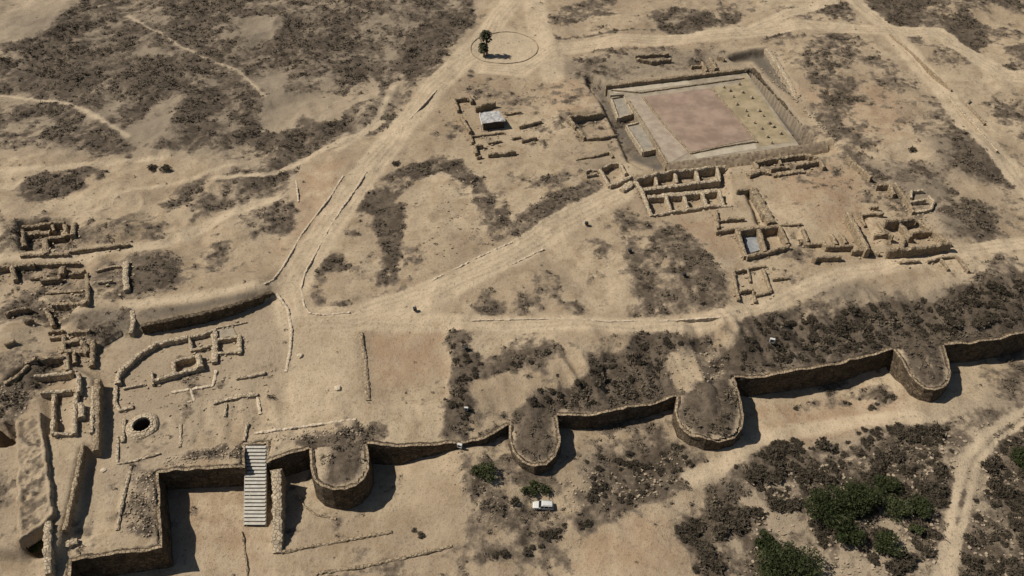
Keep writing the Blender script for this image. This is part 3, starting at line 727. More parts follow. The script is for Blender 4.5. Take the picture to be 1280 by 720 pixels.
# --- rampart: curtain walls and bastions
def curtain(px, thick=.95, batter=.05, base_in=0.0):
    p = resample([W(*q) for q in px], .55); t = tangents(p); n = np.stack([t[:, 1], -t[:, 0]], 1)   # outward
    g = np.array([float(H(p[i, 0] + n[i, 0] * 1.0, p[i, 1] + n[i, 1] * 1.0)) for i in range(len(p))])
    mb = MB(); R = 12; N = len(p)
    for i in range(N):
        zt = p[i, 2] + .12 + (float(fbm(np.array(p[i, 0]), np.array(p[i, 1]), 3.5, 3, 5)) - .55) * 1.7
        zb = min(g[i], p[i, 2] - .6) - .8
        for k in range(R):
            f = k / (R - 1); z = zb + (zt - zb) * f
            q = batter * (zt - z) + (float(vnoise(np.array((p[i, 0] + p[i, 1]) * .8), np.array(z * 1.1), 6)) - .5) * .22
            mb.v.append((p[i, 0] + n[i, 0] * q, p[i, 1] + n[i, 1] * q, z))
        for th, dz in ((thick * .5, .05), (thick, -.05), (thick, -1.6)):
            th *= random.uniform(.9, 1.1)
            mb.v.append((p[i, 0] - n[i, 0] * th, p[i, 1] - n[i, 1] * th, zt + dz + random.uniform(-.06, .06)))
    K = R + 3
    for i in range(N - 1):
        for k in range(K - 1):
            mb.f.append((i * K + k, (i + 1) * K + k, (i + 1) * K + k + 1, i * K + k + 1))
    mb.f.append(tuple(range(K))); mb.f.append(tuple((N - 1) * K + k for k in reversed(range(K))))
    return mb
def cap_z(poly, x, y, dd, ii):
    return np.interp(ii, np.arange(len(poly)), [q[2] for q in poly]) - .05 + sstep(0, 4.5, dd) * (.3 + .9 * fbm(x, y, 3.5, 3, 12))
def rimmed(o, R=12):
    o.data.materials.append(M['stone'])
    for f in o.data.polygons:
        if f.index % (R + 2) == R - 1 and len(f.vertices) == 4: f.material_index = 1
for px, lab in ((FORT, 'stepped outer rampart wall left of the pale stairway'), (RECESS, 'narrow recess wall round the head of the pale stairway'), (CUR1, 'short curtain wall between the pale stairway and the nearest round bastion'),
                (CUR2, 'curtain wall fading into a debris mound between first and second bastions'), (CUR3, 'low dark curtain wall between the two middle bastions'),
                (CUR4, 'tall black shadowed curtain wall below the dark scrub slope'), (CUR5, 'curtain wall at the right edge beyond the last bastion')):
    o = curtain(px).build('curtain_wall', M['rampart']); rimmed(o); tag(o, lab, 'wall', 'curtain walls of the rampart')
for px, lab in ((BAS1, 'round stone bastion beside the pale stairway, with a broad sandy rim'), (BAS2, 'round scrub topped bastion above the white car'),
                (BAS3, 'broad round bastion with a sandy track curving past its foot'), (BAS4, 'long dark tongue shaped bastion at the far right')):
    c = W(*px[0]); root = empty('bastion', (c[0], c[1], c[2]), lab, 'bastion', 'bastions of the rampart')
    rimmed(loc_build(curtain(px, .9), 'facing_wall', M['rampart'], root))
    poly = [W(*q) for q in px]
    a = np.array(poly); cx, cy = a[:, 0].mean(), a[:, 1].mean()
    gx = np.arange(a[:, 0].min(), a[:, 0].max(), .4); gy = np.arange(a[:, 1].min(), a[:, 1].max(), .4)
    qx, qy = np.meshgrid(gx, gy); ins = inside(poly, qx, qy); dd, ii = seg_dist(poly, qx, qy)
    ins &= dd > .35
    zz = cap_z(poly, qx, qy, dd, ii) + (vnoise(qx / .8, qy / .8, 13) - .5) * .25 * sstep(0, 1.5, dd)
    id_ = np.arange(qx.size).reshape(qx.shape)
    ok = ins[:-1, :-1] & ins[:-1, 1:] & ins[1:, 1:] & ins[1:, :-1]
    qd = np.stack([id_[:-1, :-1], id_[:-1, 1:], id_[1:, 1:], id_[1:, :-1]], -1)[ok]
    used = np.unique(qd); remap = np.zeros(qx.size, int); remap[used] = np.arange(len(used))
    vv = np.stack([qx, qy, zz], -1).reshape(-1, 3)[used] - np.array(root.location)
    rim = dd.ravel()[used]; side = 1 - sstep(-2.5, .5, vv[:, 0] + root.location[0] - cx + 2 + (fbm(qx, qy, 3, 3, 15).ravel()[used] - .5) * 4) if px is BAS1 else np.zeros(len(used))
    cov = np.clip(sstep(.6, 2.2, rim + (fbm(qx, qy, 3, 2, 14).ravel()[used] - .5) * 2) * .95 - .8 * side, 0, 1)
    mesh_np('earth_top', vv, remap[qd], M['ground'], {'cover': cov, 'path': cov * 0, 'greyish': cov * 0 + .4, 'reddish': cov * 0, 'slate_and_shade': cov * 0}, root, True)

# --- gate works at the lower left
def slopewall(name, label, pts, w, mat='stone', cat='wall', group=None):
    mb = MB(); rubble_wall(mb, pts, w, 1.0, .5, None, .12); o = mb.build(name, M[mat]); return tag(o, label, cat, group)
slopewall('spur_wall', 'pale sloping spur wall standing right beside the stairway', [W(345, 586, -.8), W(346, 630, -2.2), W(346, 665, -4.2), W(346, 690, -5.6)], 2.0, 'pale')
slopewall('low_wall', 'long low kerb wall crossing the bare ground below the first bastion', [WG(352, 690, .35), WG(400, 680, .35), (*WG(440, 673, .35),), WG(490, 664, .3)], .7)
slopewall('low_wall', 'low broken bank of stones at the bottom edge below the first bastion', [WG(395, 716, .3), WG(450, 708, .35), WG(510, 695, .35), WG(565, 682, .3)], .7)
slopewall('low_wall', 'thin stone line running down from the foot of the stairway', [WG(302, 664, .3), WG(306, 690, .3), WG(310, 722, .3)], .5)
slopewall('low_wall', 'curved thin kerb of stones around the foot of the first bastion', [WG(372, 618, .3), WG(380, 632, .3), WG(395, 643, .3), WG(420, 648, .3)], .45)

mb = MB(); root = empty('gate_rampart', W(40, 600, 2.5), 'broad rubble topped rampart block at the left edge beside the dark corridor', 'wall')
def thick_block(mb, left, right, z, zb):
    L = resample([W(a, b, z) for a, b in left], .7); Rr = resample([W(a, b, z) for a, b in right], .7)
    n = 60; li = np.linspace(0, len(L) - 1, n); ri = np.linspace(0, len(Rr) - 1, n); K = 11; b0 = len(mb.v)
    for a_, b_ in zip(li, ri):
        p = np.array([np.interp(a_, np.arange(len(L)), L[:, c]) for c in range(3)]); q = np.array([np.interp(b_, np.arange(len(Rr)), Rr[:, c]) for c in range(3)])
        for k in range(K):
            r = p + (q - p) * min(max((k - 1) / (K - 3), 0), 1); jz = random.uniform(-.3, .22)
            r = r + np.array([random.uniform(-.08, .08), random.uniform(-.08, .08), jz - (.35 if k in (2, 3, 4, 5, 6) else 0)])
            if k in (0, K - 1): r[2] = zb
            mb.v.append(tuple(r))
    for i in range(n - 1):
        for k in range(K - 1): mb.f.append((b0 + i * K + k, b0 + i * K + k + 1, b0 + (i + 1) * K + k + 1, b0 + (i + 1) * K + k))
    mb.f.append(tuple(b0 + k for k in range(K))); e = b0 + (n - 1) * K; mb.f.append(tuple(e + k for k in reversed(range(K))))
pl_ = [W(a, b, 3.8) for a, b in ((20, 525), (20, 600), (22, 676), (36, 668), (54, 655), (67, 642), (60, 580), (51, 514))]
a = np.array(pl_); gx = np.arange(a[:, 0].min() - .6, a[:, 0].max() + .9, .3); gy = np.arange(a[:, 1].min() - .6, a[:, 1].max() + .9, .3)
qx, qy = np.meshgrid(gx, gy); dd, _ = seg_dist(pl_ + pl_[:1], qx, qy); ins = inside(pl_, qx, qy); sd = np.where(ins, dd, -dd) + (fbm(qx, qy, 1.6, 3, 58) - .5) * .9
zz = 1.9 + 1.95 * sstep(-.25, .2, sd) + (ins * sstep(.2, 1.2, dd)) * ((fbm(qx, qy, 1.3, 4, 55) - .5) * 1.5 - .3)
zz[sd < -.3] = 1.2
vv = np.stack([qx, qy, zz], -1).reshape(-1, 3) - np.array(root.location); id_ = np.arange(qx.size).reshape(qx.shape); okf = (sd > -.7); ok = okf[:-1, :-1] & okf[:-1, 1:] & okf[1:, 1:] & okf[1:, :-1]
qd = np.stack([id_[:-1, :-1], id_[:-1, 1:], id_[1:, 1:], id_[1:, :-1]], -1)[ok]; used = np.unique(qd); remap = np.zeros(qx.size, int); remap[used] = np.arange(len(used))
cov = (sstep(.4, .7, fbm(qx, qy, 1.0, 4, 57)) * .75 * ins * sstep(.5, 1.2, dd)).ravel()[used]
mesh_np('masonry', vv[used], remap[qd], M['ground'], {'cover': cov, 'path': cov * 0, 'greyish': cov * 0 + .1, 'reddish': cov * 0, 'slate_and_shade': cov * 0}, root, True)
mb = MB(); rubble_wall(mb, [W(59, 652, 3.7), W(58, 685, 3.4), W(60, 716, 2.2)], 1.3, 1.2); loc_build(mb, 'end_wall', M['pale'], root)
def revet(name, label, px, zt, zb, w, cat='wall', mat='stone'):
    mb = MB(); rubble_wall(mb, [W(a, b, zt) for a, b in px], w, 1.0, .5, zb, .1); return tag(mb.build(name, M[mat]), label, cat)
revet('retaining_wall', 'long straight retaining wall along the dark corridor, upper stretch', [(121, 474), (120, 515), (119, 562)], 2.75, -.6, 1.2)
revet('retaining_wall', 'slanting retaining wall of the narrow wedge shaped corridor floor', [(103, 555), (93, 605), (80, 662)], 2.65, -.6, .8)
revet('retaining_wall', 'short cross wall closing the lower end of the dark corridor', [(70, 684), (96, 675)], 1.2, -1, 1.2, mat='pale')
revet('parapet_wall', 'low inner parapet wall edging the sunken court behind the stepped rampart', [(146, 662), (152, 628), (163, 583)], .9, -.4, .6, mat='pale')
mb = MB(); rubble_wall(mb, [W(176, 406, 3.1), W(215, 398, 3.2), W(250, 391, 3.2), W(290, 381, 3.1), W(322, 370, 2.4), W(340, 364, 1.6)], 1.1, 1.0, .5, -1.0, .12)
tag(mb.build('retaining_wall', M['rampart']), 'dark tall retaining wall under the straight path above the oval ruin', 'wall')
mb = MB(); rubble_wall(mb, [W(165, 388, 3.0), W(166, 402, 3.0), W(163, 416, 2.0)], .9, 1.0, .5, -1.0, .12)
tag(mb.build('wall_stub', M['pale']), 'short pale wall stub standing at the left end of the dark retaining wall', 'wall')

# --- stairway
st = W(319.5, 557, .3); sb = W(318.5, 657, -5.9)
root = empty('stairway', (sb[0], sb[1], sb[2]), 'pale boarded stairway leading down the rampart beside the first bastion', 'stairway')
NT = 22
for k in range(NT):
    f = (k + .5) / NT; x = sb[0] + (st[0] - sb[0]) * f; y = sb[1] + (st[1] - sb[1]) * f; z = sb[2] + (st[2] - sb[2]) * (k + 1) / NT
    m_ = MB(); m_.box((x, y, z - .05), (4.1 + random.uniform(-.06, .06), (st[1] - sb[1]) / NT * .86, .1), random.uniform(-.006, .006)); loc_build(m_, 'tread', M['deck'], root)
for sx in (-1, 1):
    m_ = MB(); a = np.array(sb); b = np.array(st); o = np.array((sx * 2.12, 0, 0))
    m_.rings([[tuple(a + o + np.array((dx, 0, dz))) for dx, dz in ((-.06, -.45), (.06, -.45), (.06, .05), (-.06, .05))], [tuple(b + o + np.array((dx, 0, dz))) for dx, dz in ((-.06, -.45), (.06, -.45), (.06, .05), (-.06, .05))]])
    loc_build(m_, 'stringer', M['deck'], root)
    m_ = MB(); m_.rings([[tuple(a + o * .9 + np.array((dx, .3, dz))) for dx, dz in ((-.2, -.5), (.2, -.5), (.2, -.25), (-.2, -.25))], [tuple(b + o * .9 + np.array((dx, .3, dz))) for dx, dz in ((-.2, -5), (.2, -5), (.2, -.25), (-.2, -.25))]])
    loc_build(m_, 'support_wall', M['stone'], root)

# --- ruins (pixels of wall tops as surveyed)
ruin('ruined_building', 'large ruined room block with two rows of cells below the red floored platform', 'ruin', [
    ('outer_wall', [(793, 224), (816, 217), (844, 212.5), (869, 210), (907, 206)], .9, 1.9), ('outer_wall', [(794, 225), (803, 238), (812, 262), (815, 269)], 1.1, 1.6),
    ('outer_wall', [(815, 269), (838, 264), (866, 260), (882, 257), (921, 256)], .8, 1.3), ('cross_wall', [(805, 236), (844, 231), (864, 228), (900, 224)], 1.3, 1.3),
    ('cross_wall', [(810, 245), (834, 243), (881, 239), (897, 236)], 1.5, 1.2), ('partition_wall', [(819, 219), (822, 231)], .8, 1.5), ('partition_wall', [(843, 214), (847, 228)], .9, 1.5),
    ('partition_wall', [(869, 211), (874, 225)], .9, 1.5), ('partition_wall', [(896, 208), (900, 222)], .9, 1.4), ('partition_wall', [(833, 245), (839, 262)], .8, 1.3),
    ('partition_wall', [(855, 244), (860, 259)], .8, 1.3), ('partition_wall', [(878, 240), (884, 257)], .9, 1.3), ('partition_wall', [(899, 237), (905, 255)], .9, 1.3)], 'pale', base=-1.3, tall=1.2)
ruin('ruined_building', 'small square ruined room at the left end of the long room block', 'ruin', [
    ('wall', [(750, 210), (762, 231)], .8, 1.0), ('wall', [(762, 231), (776, 226), (790, 219)], 1.0, 1.0), ('wall', [(751, 209), (764, 204), (775, 202)], .7, 1.0), ('wall', [(775, 203), (783, 216)], .7, 1.0),
    ('wall', [(732, 214), (738, 211), (747, 213)], .5, .8), ('wall', [(733, 219), (746, 216)], .5, .7), ('ramp', [(777, 236), (790, 227)], 2.0, .9)], 'pale')
ruin('ruined_building', 'ruined house with a grey lined basin, between the room block and the lower road', 'ruin', [
    ('wall', [(922, 286), (927, 303), (933, 320)], 1.1, 1.3, -.3), ('wall', [(933, 320), (960, 314), (987, 306)], .9, 1.3, -.3), ('wall', [(922, 286), (948, 284), (975, 281)], .9, 1.3, -.4), ('wall', [(975, 281), (985, 303)], .8, 1.2, -.3),
    ('partition_wall', [(949, 285), (957, 313)], 1.0, 1.2, -.4), ('wall', [(896, 275), (914, 273), (931, 272)], .7, .9), ('wall', [(895, 289), (908, 287), (922, 284)], .7, 1.0), ('wall', [(896, 262), (898, 284)], .6, .8), ('wall', [(921, 237), (940, 235)], .8, 1.2),
    ('thick_wall', [(942, 235), (951, 251), (959, 266), (965, 277)], 2.2, 1.3), ('wall', [(968, 281), (992, 280), (1003, 279)], .6, .6)])
root = empty('basin_floor', W(938, 302, -1.1), 'blue grey plaster floor of the small basin in the ruined house', 'floor')
mb = MB(); sheet(mb, [(928, 292), (947, 290), (954, 311), (935, 317)], -1.2, .5); loc_build(mb, 'lining', M['bluefloor'], root)
ruin('ruined_building', 'narrow ruin of long cells directly below the platform corner', 'ruin', [
    ('wall', [(944, 201), (975, 196), (1006, 192), (1022, 196)], .9, 1.4), ('wall', [(964, 210), (987, 207)], .9, 1.2), ('wall', [(994, 207), (1023, 200)], 1.0, 1.2), ('partition_wall', [(974, 196), (977, 205)], .8, 1.2),
    ('wall', [(1022, 196), (1031, 208)], .9, 1.2), ('partition_wall', [(944, 201), (948, 210)], .9, 1.1), ('wall', [(936, 218), (950, 212), (962, 214)], 1.3, 1.0), ('low_bank', [(966, 218), (985, 215), (1005, 212)], 1.5, .6)])
ruin('ruined_building', 'spread out ruin of angled walls at the right of the sandy court', 'ruin', [
    ('wall', [(1061, 264), (1070, 281), (1086, 311)], 1.2, 1.9), ('wall', [(1051, 289), (1058, 303)], .7, 1.1), ('wall', [(1030, 300), (1034, 307), (1067, 306)], .8, 1.2), ('wall', [(1065, 313), (1088, 311)], .8, 1.0),
    ('wall', [(1075, 268), (1105, 266)], .6, .9), ('wall', [(1094, 292), (1112, 290), (1117, 295)], .8, 1.3), ('wall', [(1107, 275), (1144, 273)], 1.0, 1.6), ('wall', [(1124, 276), (1132, 285), (1140, 295)], 1.0, 1.4),
    ('wall', [(1141, 290), (1165, 287)], .8, 1.3), ('wall', [(1110, 311), (1140, 309), (1166, 306), (1189, 302)], 1.1, 1.8), ('edge_wall', [(1120, 227), (1131, 245), (1143, 264)], .7, .8), ('edge_wall', [(1146, 273), (1165, 287), (1189, 303)], .8, 1.0),
    ('wall', [(1096, 231), (1112, 230), (1119, 242)], .8, 1.1), ('wall', [(1089, 257), (1099, 258)], .6, .9), ('wall', [(1060, 194), (1072, 206), (1090, 221)], .8, 1.2)], tall=1.6)
ruin('ruined_hut', 'tiny round ended ruin on the grey mound at the right', 'ruin', [
    ('wall', [(1136, 251), (1158, 249)], .7, 1.2), ('wall', [(1140, 246), (1140, 238), (1154, 237)], .6, .9), ('curved_wall', [(1161, 244), (1168, 251), (1164, 261), (1144, 264)], .7, .8)], 'pale')
ruin('ruined_building', 'small rectangular ruin beside the lower road below the basin house', 'ruin', [
    ('wall', [(917, 339), (920, 356), (924, 374)], .7, .8), ('wall', [(918, 338), (933, 336)], .6, .8), ('wall', [(935, 335), (958, 331)], .6, .7), ('wall', [(954, 335), (964, 363)], .7, .8), ('partition_wall', [(925, 363), (941, 361)], .6, .9),
    ('partition_wall', [(941, 361), (945, 377)], .6, .7), ('wall', [(945, 369), (964, 364)], .6, .6), ('wall', [(935, 335), (938, 352)], .5, .5), ('wall', [(966, 348), (987, 346)], .6, .7), ('wall', [(1018, 323), (1022, 320), (1052, 319)], .9, 1.4)])
ruin('ruined_house', 'ruined house outline around the grey roofed shelter', 'ruin', [
    ('wall', [(568, 123), (584, 121)], .8, 1.2), ('wall', [(568, 123), (573, 137)], .7, 1.1), ('wall', [(586, 118), (590, 126)], .8, 1.2), ('wall', [(594, 133), (606, 130), (619, 126)], 1.0, 1.7), ('wall', [(576, 144), (588, 163)], .8, 1.3),
    ('wall', [(588, 168), (591, 177)], .7, .9), ('wall', [(593, 181), (604, 180)], .9, 1.1), ('wall', [(593, 181), (596, 191)], .8, 1.0), ('wall', [(596, 196), (602, 194)], .6, .8), ('wall', [(610, 192), (630, 190), (645, 188)], .8, 1.1),
    ('wall', [(610, 178), (627, 175)], .5, .6), ('wall', [(640, 172), (651, 170)], .6, .7), ('wall', [(652, 175), (671, 171)], .6, .8), ('wall', [(649, 157), (663, 154), (677, 150)], .6, .9), ('wall', [(632, 142), (652, 139)], .5, .6), ('wall', [(590, 170), (612, 167), (630, 165)], .6, .5)])
ruin('ruined_building', 'three sided ruin with a sandy floor beside the grey trench', 'ruin', [
    ('wall', [(712, 145), (730, 144), (754, 140)], .9, 1.4), ('wall', [(712, 146), (720, 158)], .8, 1.2), ('wall', [(722, 160), (731, 171)], .8, 1.2), ('wall', [(733, 172), (752, 171), (771, 168)], .7, .9)])
slopewall('wall_line', 'short bent wall line left of the trench below the three sided ruin', [WG(720, 198, .6), WG(740, 195, .7), WG(762, 189, .9), WG(766, 195, .8)], .6)
ruin('ruined_building', 'ruin of small cells beneath the left hand track', 'ruin', [
    ('outer_wall', [(27, 282), (45, 280), (64, 277), (80, 277)], 1.0, 1.5), ('wall', [(28, 287), (28, 300), (30, 307)], 1.0, 1.4), ('partition_wall', [(65, 280), (67, 288)], .9, 1.2), ('wall', [(50, 300), (60, 297), (80, 295)], .9, 1.3), ('partition_wall', [(55, 299), (57, 315)], 1.4, 1.3),
    ('wall', [(80, 279), (83, 294)], 1.0, 1.2), ('wall', [(92, 277), (90, 293)], 1.2, 1.2), ('wall', [(30, 292), (48, 290), (62, 289)], 1.6, .9), ('outer_wall', [(25, 318), (55, 317), (85, 316)], .8, .8), ('outer_wall', [(86, 313), (120, 309), (162, 304)], .7, .7)])
ruin('ruined_building', 'sunken ruin with a pale square pier at the left edge', 'ruin', [
    ('outer_wall', [(-12, 333), (15, 331), (42, 329)], .9, 1.5), ('wall', [(14, 331), (18, 348)], 1.1, 1.4), ('wall', [(37, 347), (52, 345)], .6, .8), ('wall', [(50, 349), (75, 346)], 1.0, 1.3), ('pier', [(73, 337), (80, 336)], 2.6, 1.4), ('wall', [(86, 341), (106, 338)], .9, 1.3),
    ('outer_wall', [(108, 342), (109, 360), (109, 377)], .8, 1.0), ('outer_wall', [(65, 379), (86, 378), (108, 377)], .9, 1.3), ('wall', [(57, 366), (90, 364), (104, 363)], .6, .4), ('wall', [(45, 329), (72, 328), (100, 328)], .7, .7)])
ruin('ruined_building', 'cluster of rubble walled pits left of the oval ruin', 'ruin', [
    ('wall', [(116, 425), (115, 440), (114, 456)], .9, 1.0), ('wall', [(99, 421), (109, 440)], 1.2, 1.0), ('wall', [(79, 427), (99, 424)], .8, 1.0), ('wall', [(79, 437), (95, 437), (108, 439)], 1.0, 1.3), ('wall', [(79, 418), (79, 440)], .9, .9), ('wall', [(50, 447), (65, 446), (79, 445)], .9, 1.4),
    ('wall', [(81, 442), (84, 462)], 1.1, 1.0), ('wall', [(92, 441), (93, 453)], .8, 1.0), ('wall', [(62, 422), (79, 420)], .7, .7)])
ruin('ruined_rooms', 'row of deep narrow rooms behind the broad rampart block', 'ruin', [
    ('wall', [(42, 469), (65, 467), (90, 464)], .9, 1.2), ('wall', [(97, 466), (98, 490)], .9, 1.2), ('wall', [(50, 490), (68, 488), (88, 487)], .8, 1.0), ('partition_wall', [(67, 492), (66, 515), (65, 541)], .8, 1.0), ('partition_wall', [(95, 491), (93, 515), (92, 541)], .9, 1.1),
    ('pier', [(100, 503), (101, 521)], 1.2, 1.1), ('wall', [(68, 542), (95, 540)], .8, .8), ('wall', [(116, 482), (115, 510), (114, 540)], .7, .7)], 'pale')
ruin('oval_ruin', 'oval walled ruin with inner cells behind the round well', 'ruin', [
    ('curved_wall', [(146, 478), (147, 467), (155, 457), (167, 447), (182, 436), (195, 428), (210, 425), (234, 420)], 1.1, 1.1), ('wall', [(239, 420), (252, 418), (265, 413)], .6, .9), ('partition_wall', [(236, 420), (239, 436), (250, 435), (264, 430)], .7, .8),
    ('wall', [(267, 411), (268, 430), (268, 452)], 1.3, .8), ('wall', [(269, 424), (297, 420)], .8, .8), ('wall', [(299, 418), (299, 441)], 1.0, .7), ('wall', [(269, 441), (300, 439)], .6, .6), ('wall', [(267, 410), (290, 406), (308, 402)], .4, .3), ('cell_wall', [(217, 451), (243, 444)], .7, .9),
    ('cell_wall', [(216, 451), (217, 465)], .8, .8), ('cell_wall', [(247, 442), (250, 458)], 1.2, 1.3), ('cell_wall', [(190, 475), (220, 466), (250, 458)], .9, 1.1), ('wall', [(189, 464), (191, 480)], .6, .7), ('wall', [(145, 474), (143, 502), (149, 512), (166, 507)], .8, .5), ('wall', [(154, 485), (180, 480)], .5, .4)], 'pale')
mb = MB(); sheet(mb, [(268, 413), (291, 409), (296, 419), (269, 423)], .12, .4); root = bpy.data.objects['oval_ruin']; loc_build(mb, 'plaster_floor', M['paving'], root)
for px, w, h, lab in (([(147, 545), (146, 579), (165, 576), (200, 566)], .5, .35, 'L shaped faint footing below the round well'), ([(155, 523), (153, 552)], .6, .5, 'short footing just left of the round well'), ([(226, 530), (225, 558)], .5, .3, 'faint upright footing right of the round well'),
                      ([(282, 503), (281, 520)], .5, .4, 'stub footing hanging below the dark ended rubble footing'), ([(309, 528), (305, 551)], .6, .4, 'rough footing above the head of the stairway')):
    mb = MB(); rubble_wall(mb, px_wall(px, h), w, h); tag(mb.build('wall_footing', M['pale']), lab, 'ruin')
for px, w, h, lab in (([(295, 472), (312, 469), (331, 465)], .8, .6, 'short straight wall footing alone right of the oval ruin'), ([(266, 502), (285, 498), (300, 494), (322, 492)], .9, .6, 'rubble wall footing with a dark end, right of the well')):
    mb = MB(); rubble_wall(mb, px_wall(px, h), w, h); tag(mb.build('wall_footing', M['pale']), lab, 'ruin')
ruin('ruined_wall', 'pair of low walls on the small mound by the upper road', 'ruin', [('wall', [(794, 69), (815, 67), (836, 66)], .9, 1.0), ('wall', [(796, 72), (815, 76), (839, 73)], .9, 1.2)])
ruin('ruined_hut', 'small block of grey ruined walls on the far edge of the platform', 'ruin', [('wall', [(878, 77), (884, 87)], 1.0, 1.6), ('wall', [(888, 71), (896, 85)], 1.2, 1.8), ('wall', [(864, 82), (879, 81)], .8, .9), ('wall', [(897, 69), (906, 72)], .8, 1.3)])
slopewall('ditch_wall', 'ragged retaining wall along the deep trench beyond the platform', [W(959, 60, .3), W(973, 79, .3), W(990, 107, .3), W(996, 123, 0)], 1.6, 'pale')
slopewall('rubble_bank', 'long straight wall along the right side of the platform ditch', [W(941, 85, -.2), W(958, 103, -.3), W(992, 140, -.2), W(1025, 176, -.2)], 1.4, 'rampart', 'ruin')  # dark stone colour stands in for the shadow band in the ditch
slopewall('road_wall', 'thin pale wall beside the road at the far right', [WG(1186, 121, .8), WG(1215, 151, .8), WG(1247, 188, .8)], .7, 'pale')
slopewall('road_wall', 'dark thin wall parallel to the pale road wall at the far right', [WG(1213, 124, .7), WG(1209, 129, .7), WG(1232, 154, .9)], .6)
slopewall('road_wall', 'long thin kerb wall running diagonally from the upper road', [WG(1113, 42, .7), WG(1145, 70, .8), WG(1190, 112, .8)], .5)
slopewall('cliff_wall', 'ragged earth scarp wall at the left edge above the dark hollow', [W(4, 478, 3.2), W(20, 470, 3.3), W(35, 456, 3.0)], .8)
slopewall('scarp_wall', 'stone faced bank with a fading trail of stones in the bare court', [WG(450, 415, .25), WG(456, 450, .3), WG(460, 500, .25)], 1.0)

ruin('ruined_wall', 'row of broken wall stubs along the edge of the sandy court, by the lower road', 'ruin', [
    ('wall', [(1000, 300), (1012, 304), (1030, 303)], .8, 1.0), ('wall', [(1004, 285), (1010, 301)], .7, .9), ('wall', [(1040, 292), (1046, 304)], .8, 1.1), ('wall', [(1088, 311), (1100, 316)], .8, 1.0), ('wall', [(1098, 276), (1108, 292)], .7, .9), ('wall', [(1076, 269), (1082, 281)], .7, .9), ('wall', [(1128, 309), (1131, 296)], .8, 1.0)])
ruin('ruined_wall', 'faint row of cell outlines lying between the lower road and the scarp at the right', 'ruin', [
    ('wall', [(1125, 327), (1150, 325)], .6, .7), ('wall', [(1160, 326), (1178, 321), (1196, 319)], .6, .7), ('wall', [(1196, 319), (1212, 338)], .6, .8), ('wall', [(1176, 322), (1186, 336)], .6, .7)])
ruin('ruined_wall', 'low footings between the sunken ruin and the dark burnt mound at the left', 'ruin', [
    ('wall', [(120, 338), (138, 333), (156, 331)], .6, .7), ('wall', [(157, 326), (156, 345), (158, 362)], 1.3, 1.0), ('wall', [(122, 352), (140, 350)], .6, .6)], 'pale')
ruin('ruined_wall', 'broken walls and ledges between the pits and the sunken ruin at the left', 'ruin', [
    ('wall', [(5, 392), (20, 386), (38, 384)], .9, 1.3), ('wall', [(55, 384), (62, 395), (66, 406)], .9, 1.3), ('wall', [(28, 400), (40, 398)], .8, 1.2), ('wall', [(30, 452), (44, 447)], .9, 1.0), ('wall', [(5, 430), (18, 424)], .8, 1.0), ('wall', [(60, 414), (78, 412)], .7, .9), ('wall', [(85, 414), (112, 412)], .8, 1.0)])
# --- temple platform
root = empty('stone_platform', W(880, 145, -1), 'large rectangular stone platform with a red inner floor', 'platform')
PL = [(757, 107), (930, 86), (999, 182), (834, 205), (787, 131), (780, 118), (763, 119)]
mb = MB(); sheet(mb, PL, .3, 3.2); loc_build(mb, 'platform_base', M['paving'], root)
mb = MB(); sheet(mb, [(892, 109), (925, 105), (930, 90), (992, 177), (948, 183), (946, 177)], .34, .1); loc_build(mb, 'court_floor', M['court'], root)
mb = MB(); sheet(mb, [(803, 121), (889, 110), (944, 173), (905, 181), (864, 190)], .40, .14); loc_build(mb, 'red_floor', M['red'], root)
mb = MB(); sheet(mb, [(765, 110), (858, 97), (862, 105), (800, 113), (768, 117)], .34, .1); loc_build(mb, 'north_paving', M['palepaving'], root)
mb = MB(); sheet(mb, [(785, 121), (801, 119), (862, 190), (838, 203)], .34, .1); loc_build(mb, 'west_paving', M['pinkpaving'], root)
mb = MB(); sheet(mb, [(866, 193), (944, 179), (946, 186), (872, 198)], .34, .1); loc_build(mb, 'south_paving', M['palepaving'], root)
for px, w, h in (([(757, 106), (800, 101), (859, 94), (931, 85)], .8, .9), ([(764, 112), (800, 115), (859, 107), (930, 97)], .35, .25), ([(803, 120), (830, 155), (864, 191)], .4, .28), ([(890, 110), (918, 142), (947, 177)], .4, .3),
                 ([(864, 191), (905, 182), (947, 176)], .35, .25), ([(785, 125), (810, 163), (834, 204)], .5, .2)):
    mb = MB(); rubble_wall(mb, [W(a, b, .3 + h * 1.6) for a, b in px], w * 1.3, h * 1.6, .8, .1); loc_build(mb, 'kerb_wall', M['stone'], root)
mb = MB(); pp = resample([W(833, 206, .38), W(870, 201, .36), W(920, 195, .38), W(1000, 183, .36), W(1035, 178, .1)], .7); K_ = 7
for i in range(len(pp)):
    for k in range(K_):
        f = k / (K_ - 1); mb.v.append((pp[i, 0] + f * .35 + random.uniform(-.1, .1), pp[i, 1] + .7 - f * 3.4 + random.uniform(-.12, .12), pp[i, 2] + .1 - 2.9 * f ** 1.3 + random.uniform(-.12, .12)))
for i in range(len(pp) - 1):
    for k in range(K_ - 1): mb.f.append((i * K_ + k, i * K_ + k + 1, (i + 1) * K_ + k + 1, (i + 1) * K_ + k))
bk = loc_build(mb, 'south_bank', M['bank'], root); sm = bk.modifiers.new('thick', 'SOLIDIFY'); sm.thickness = .4
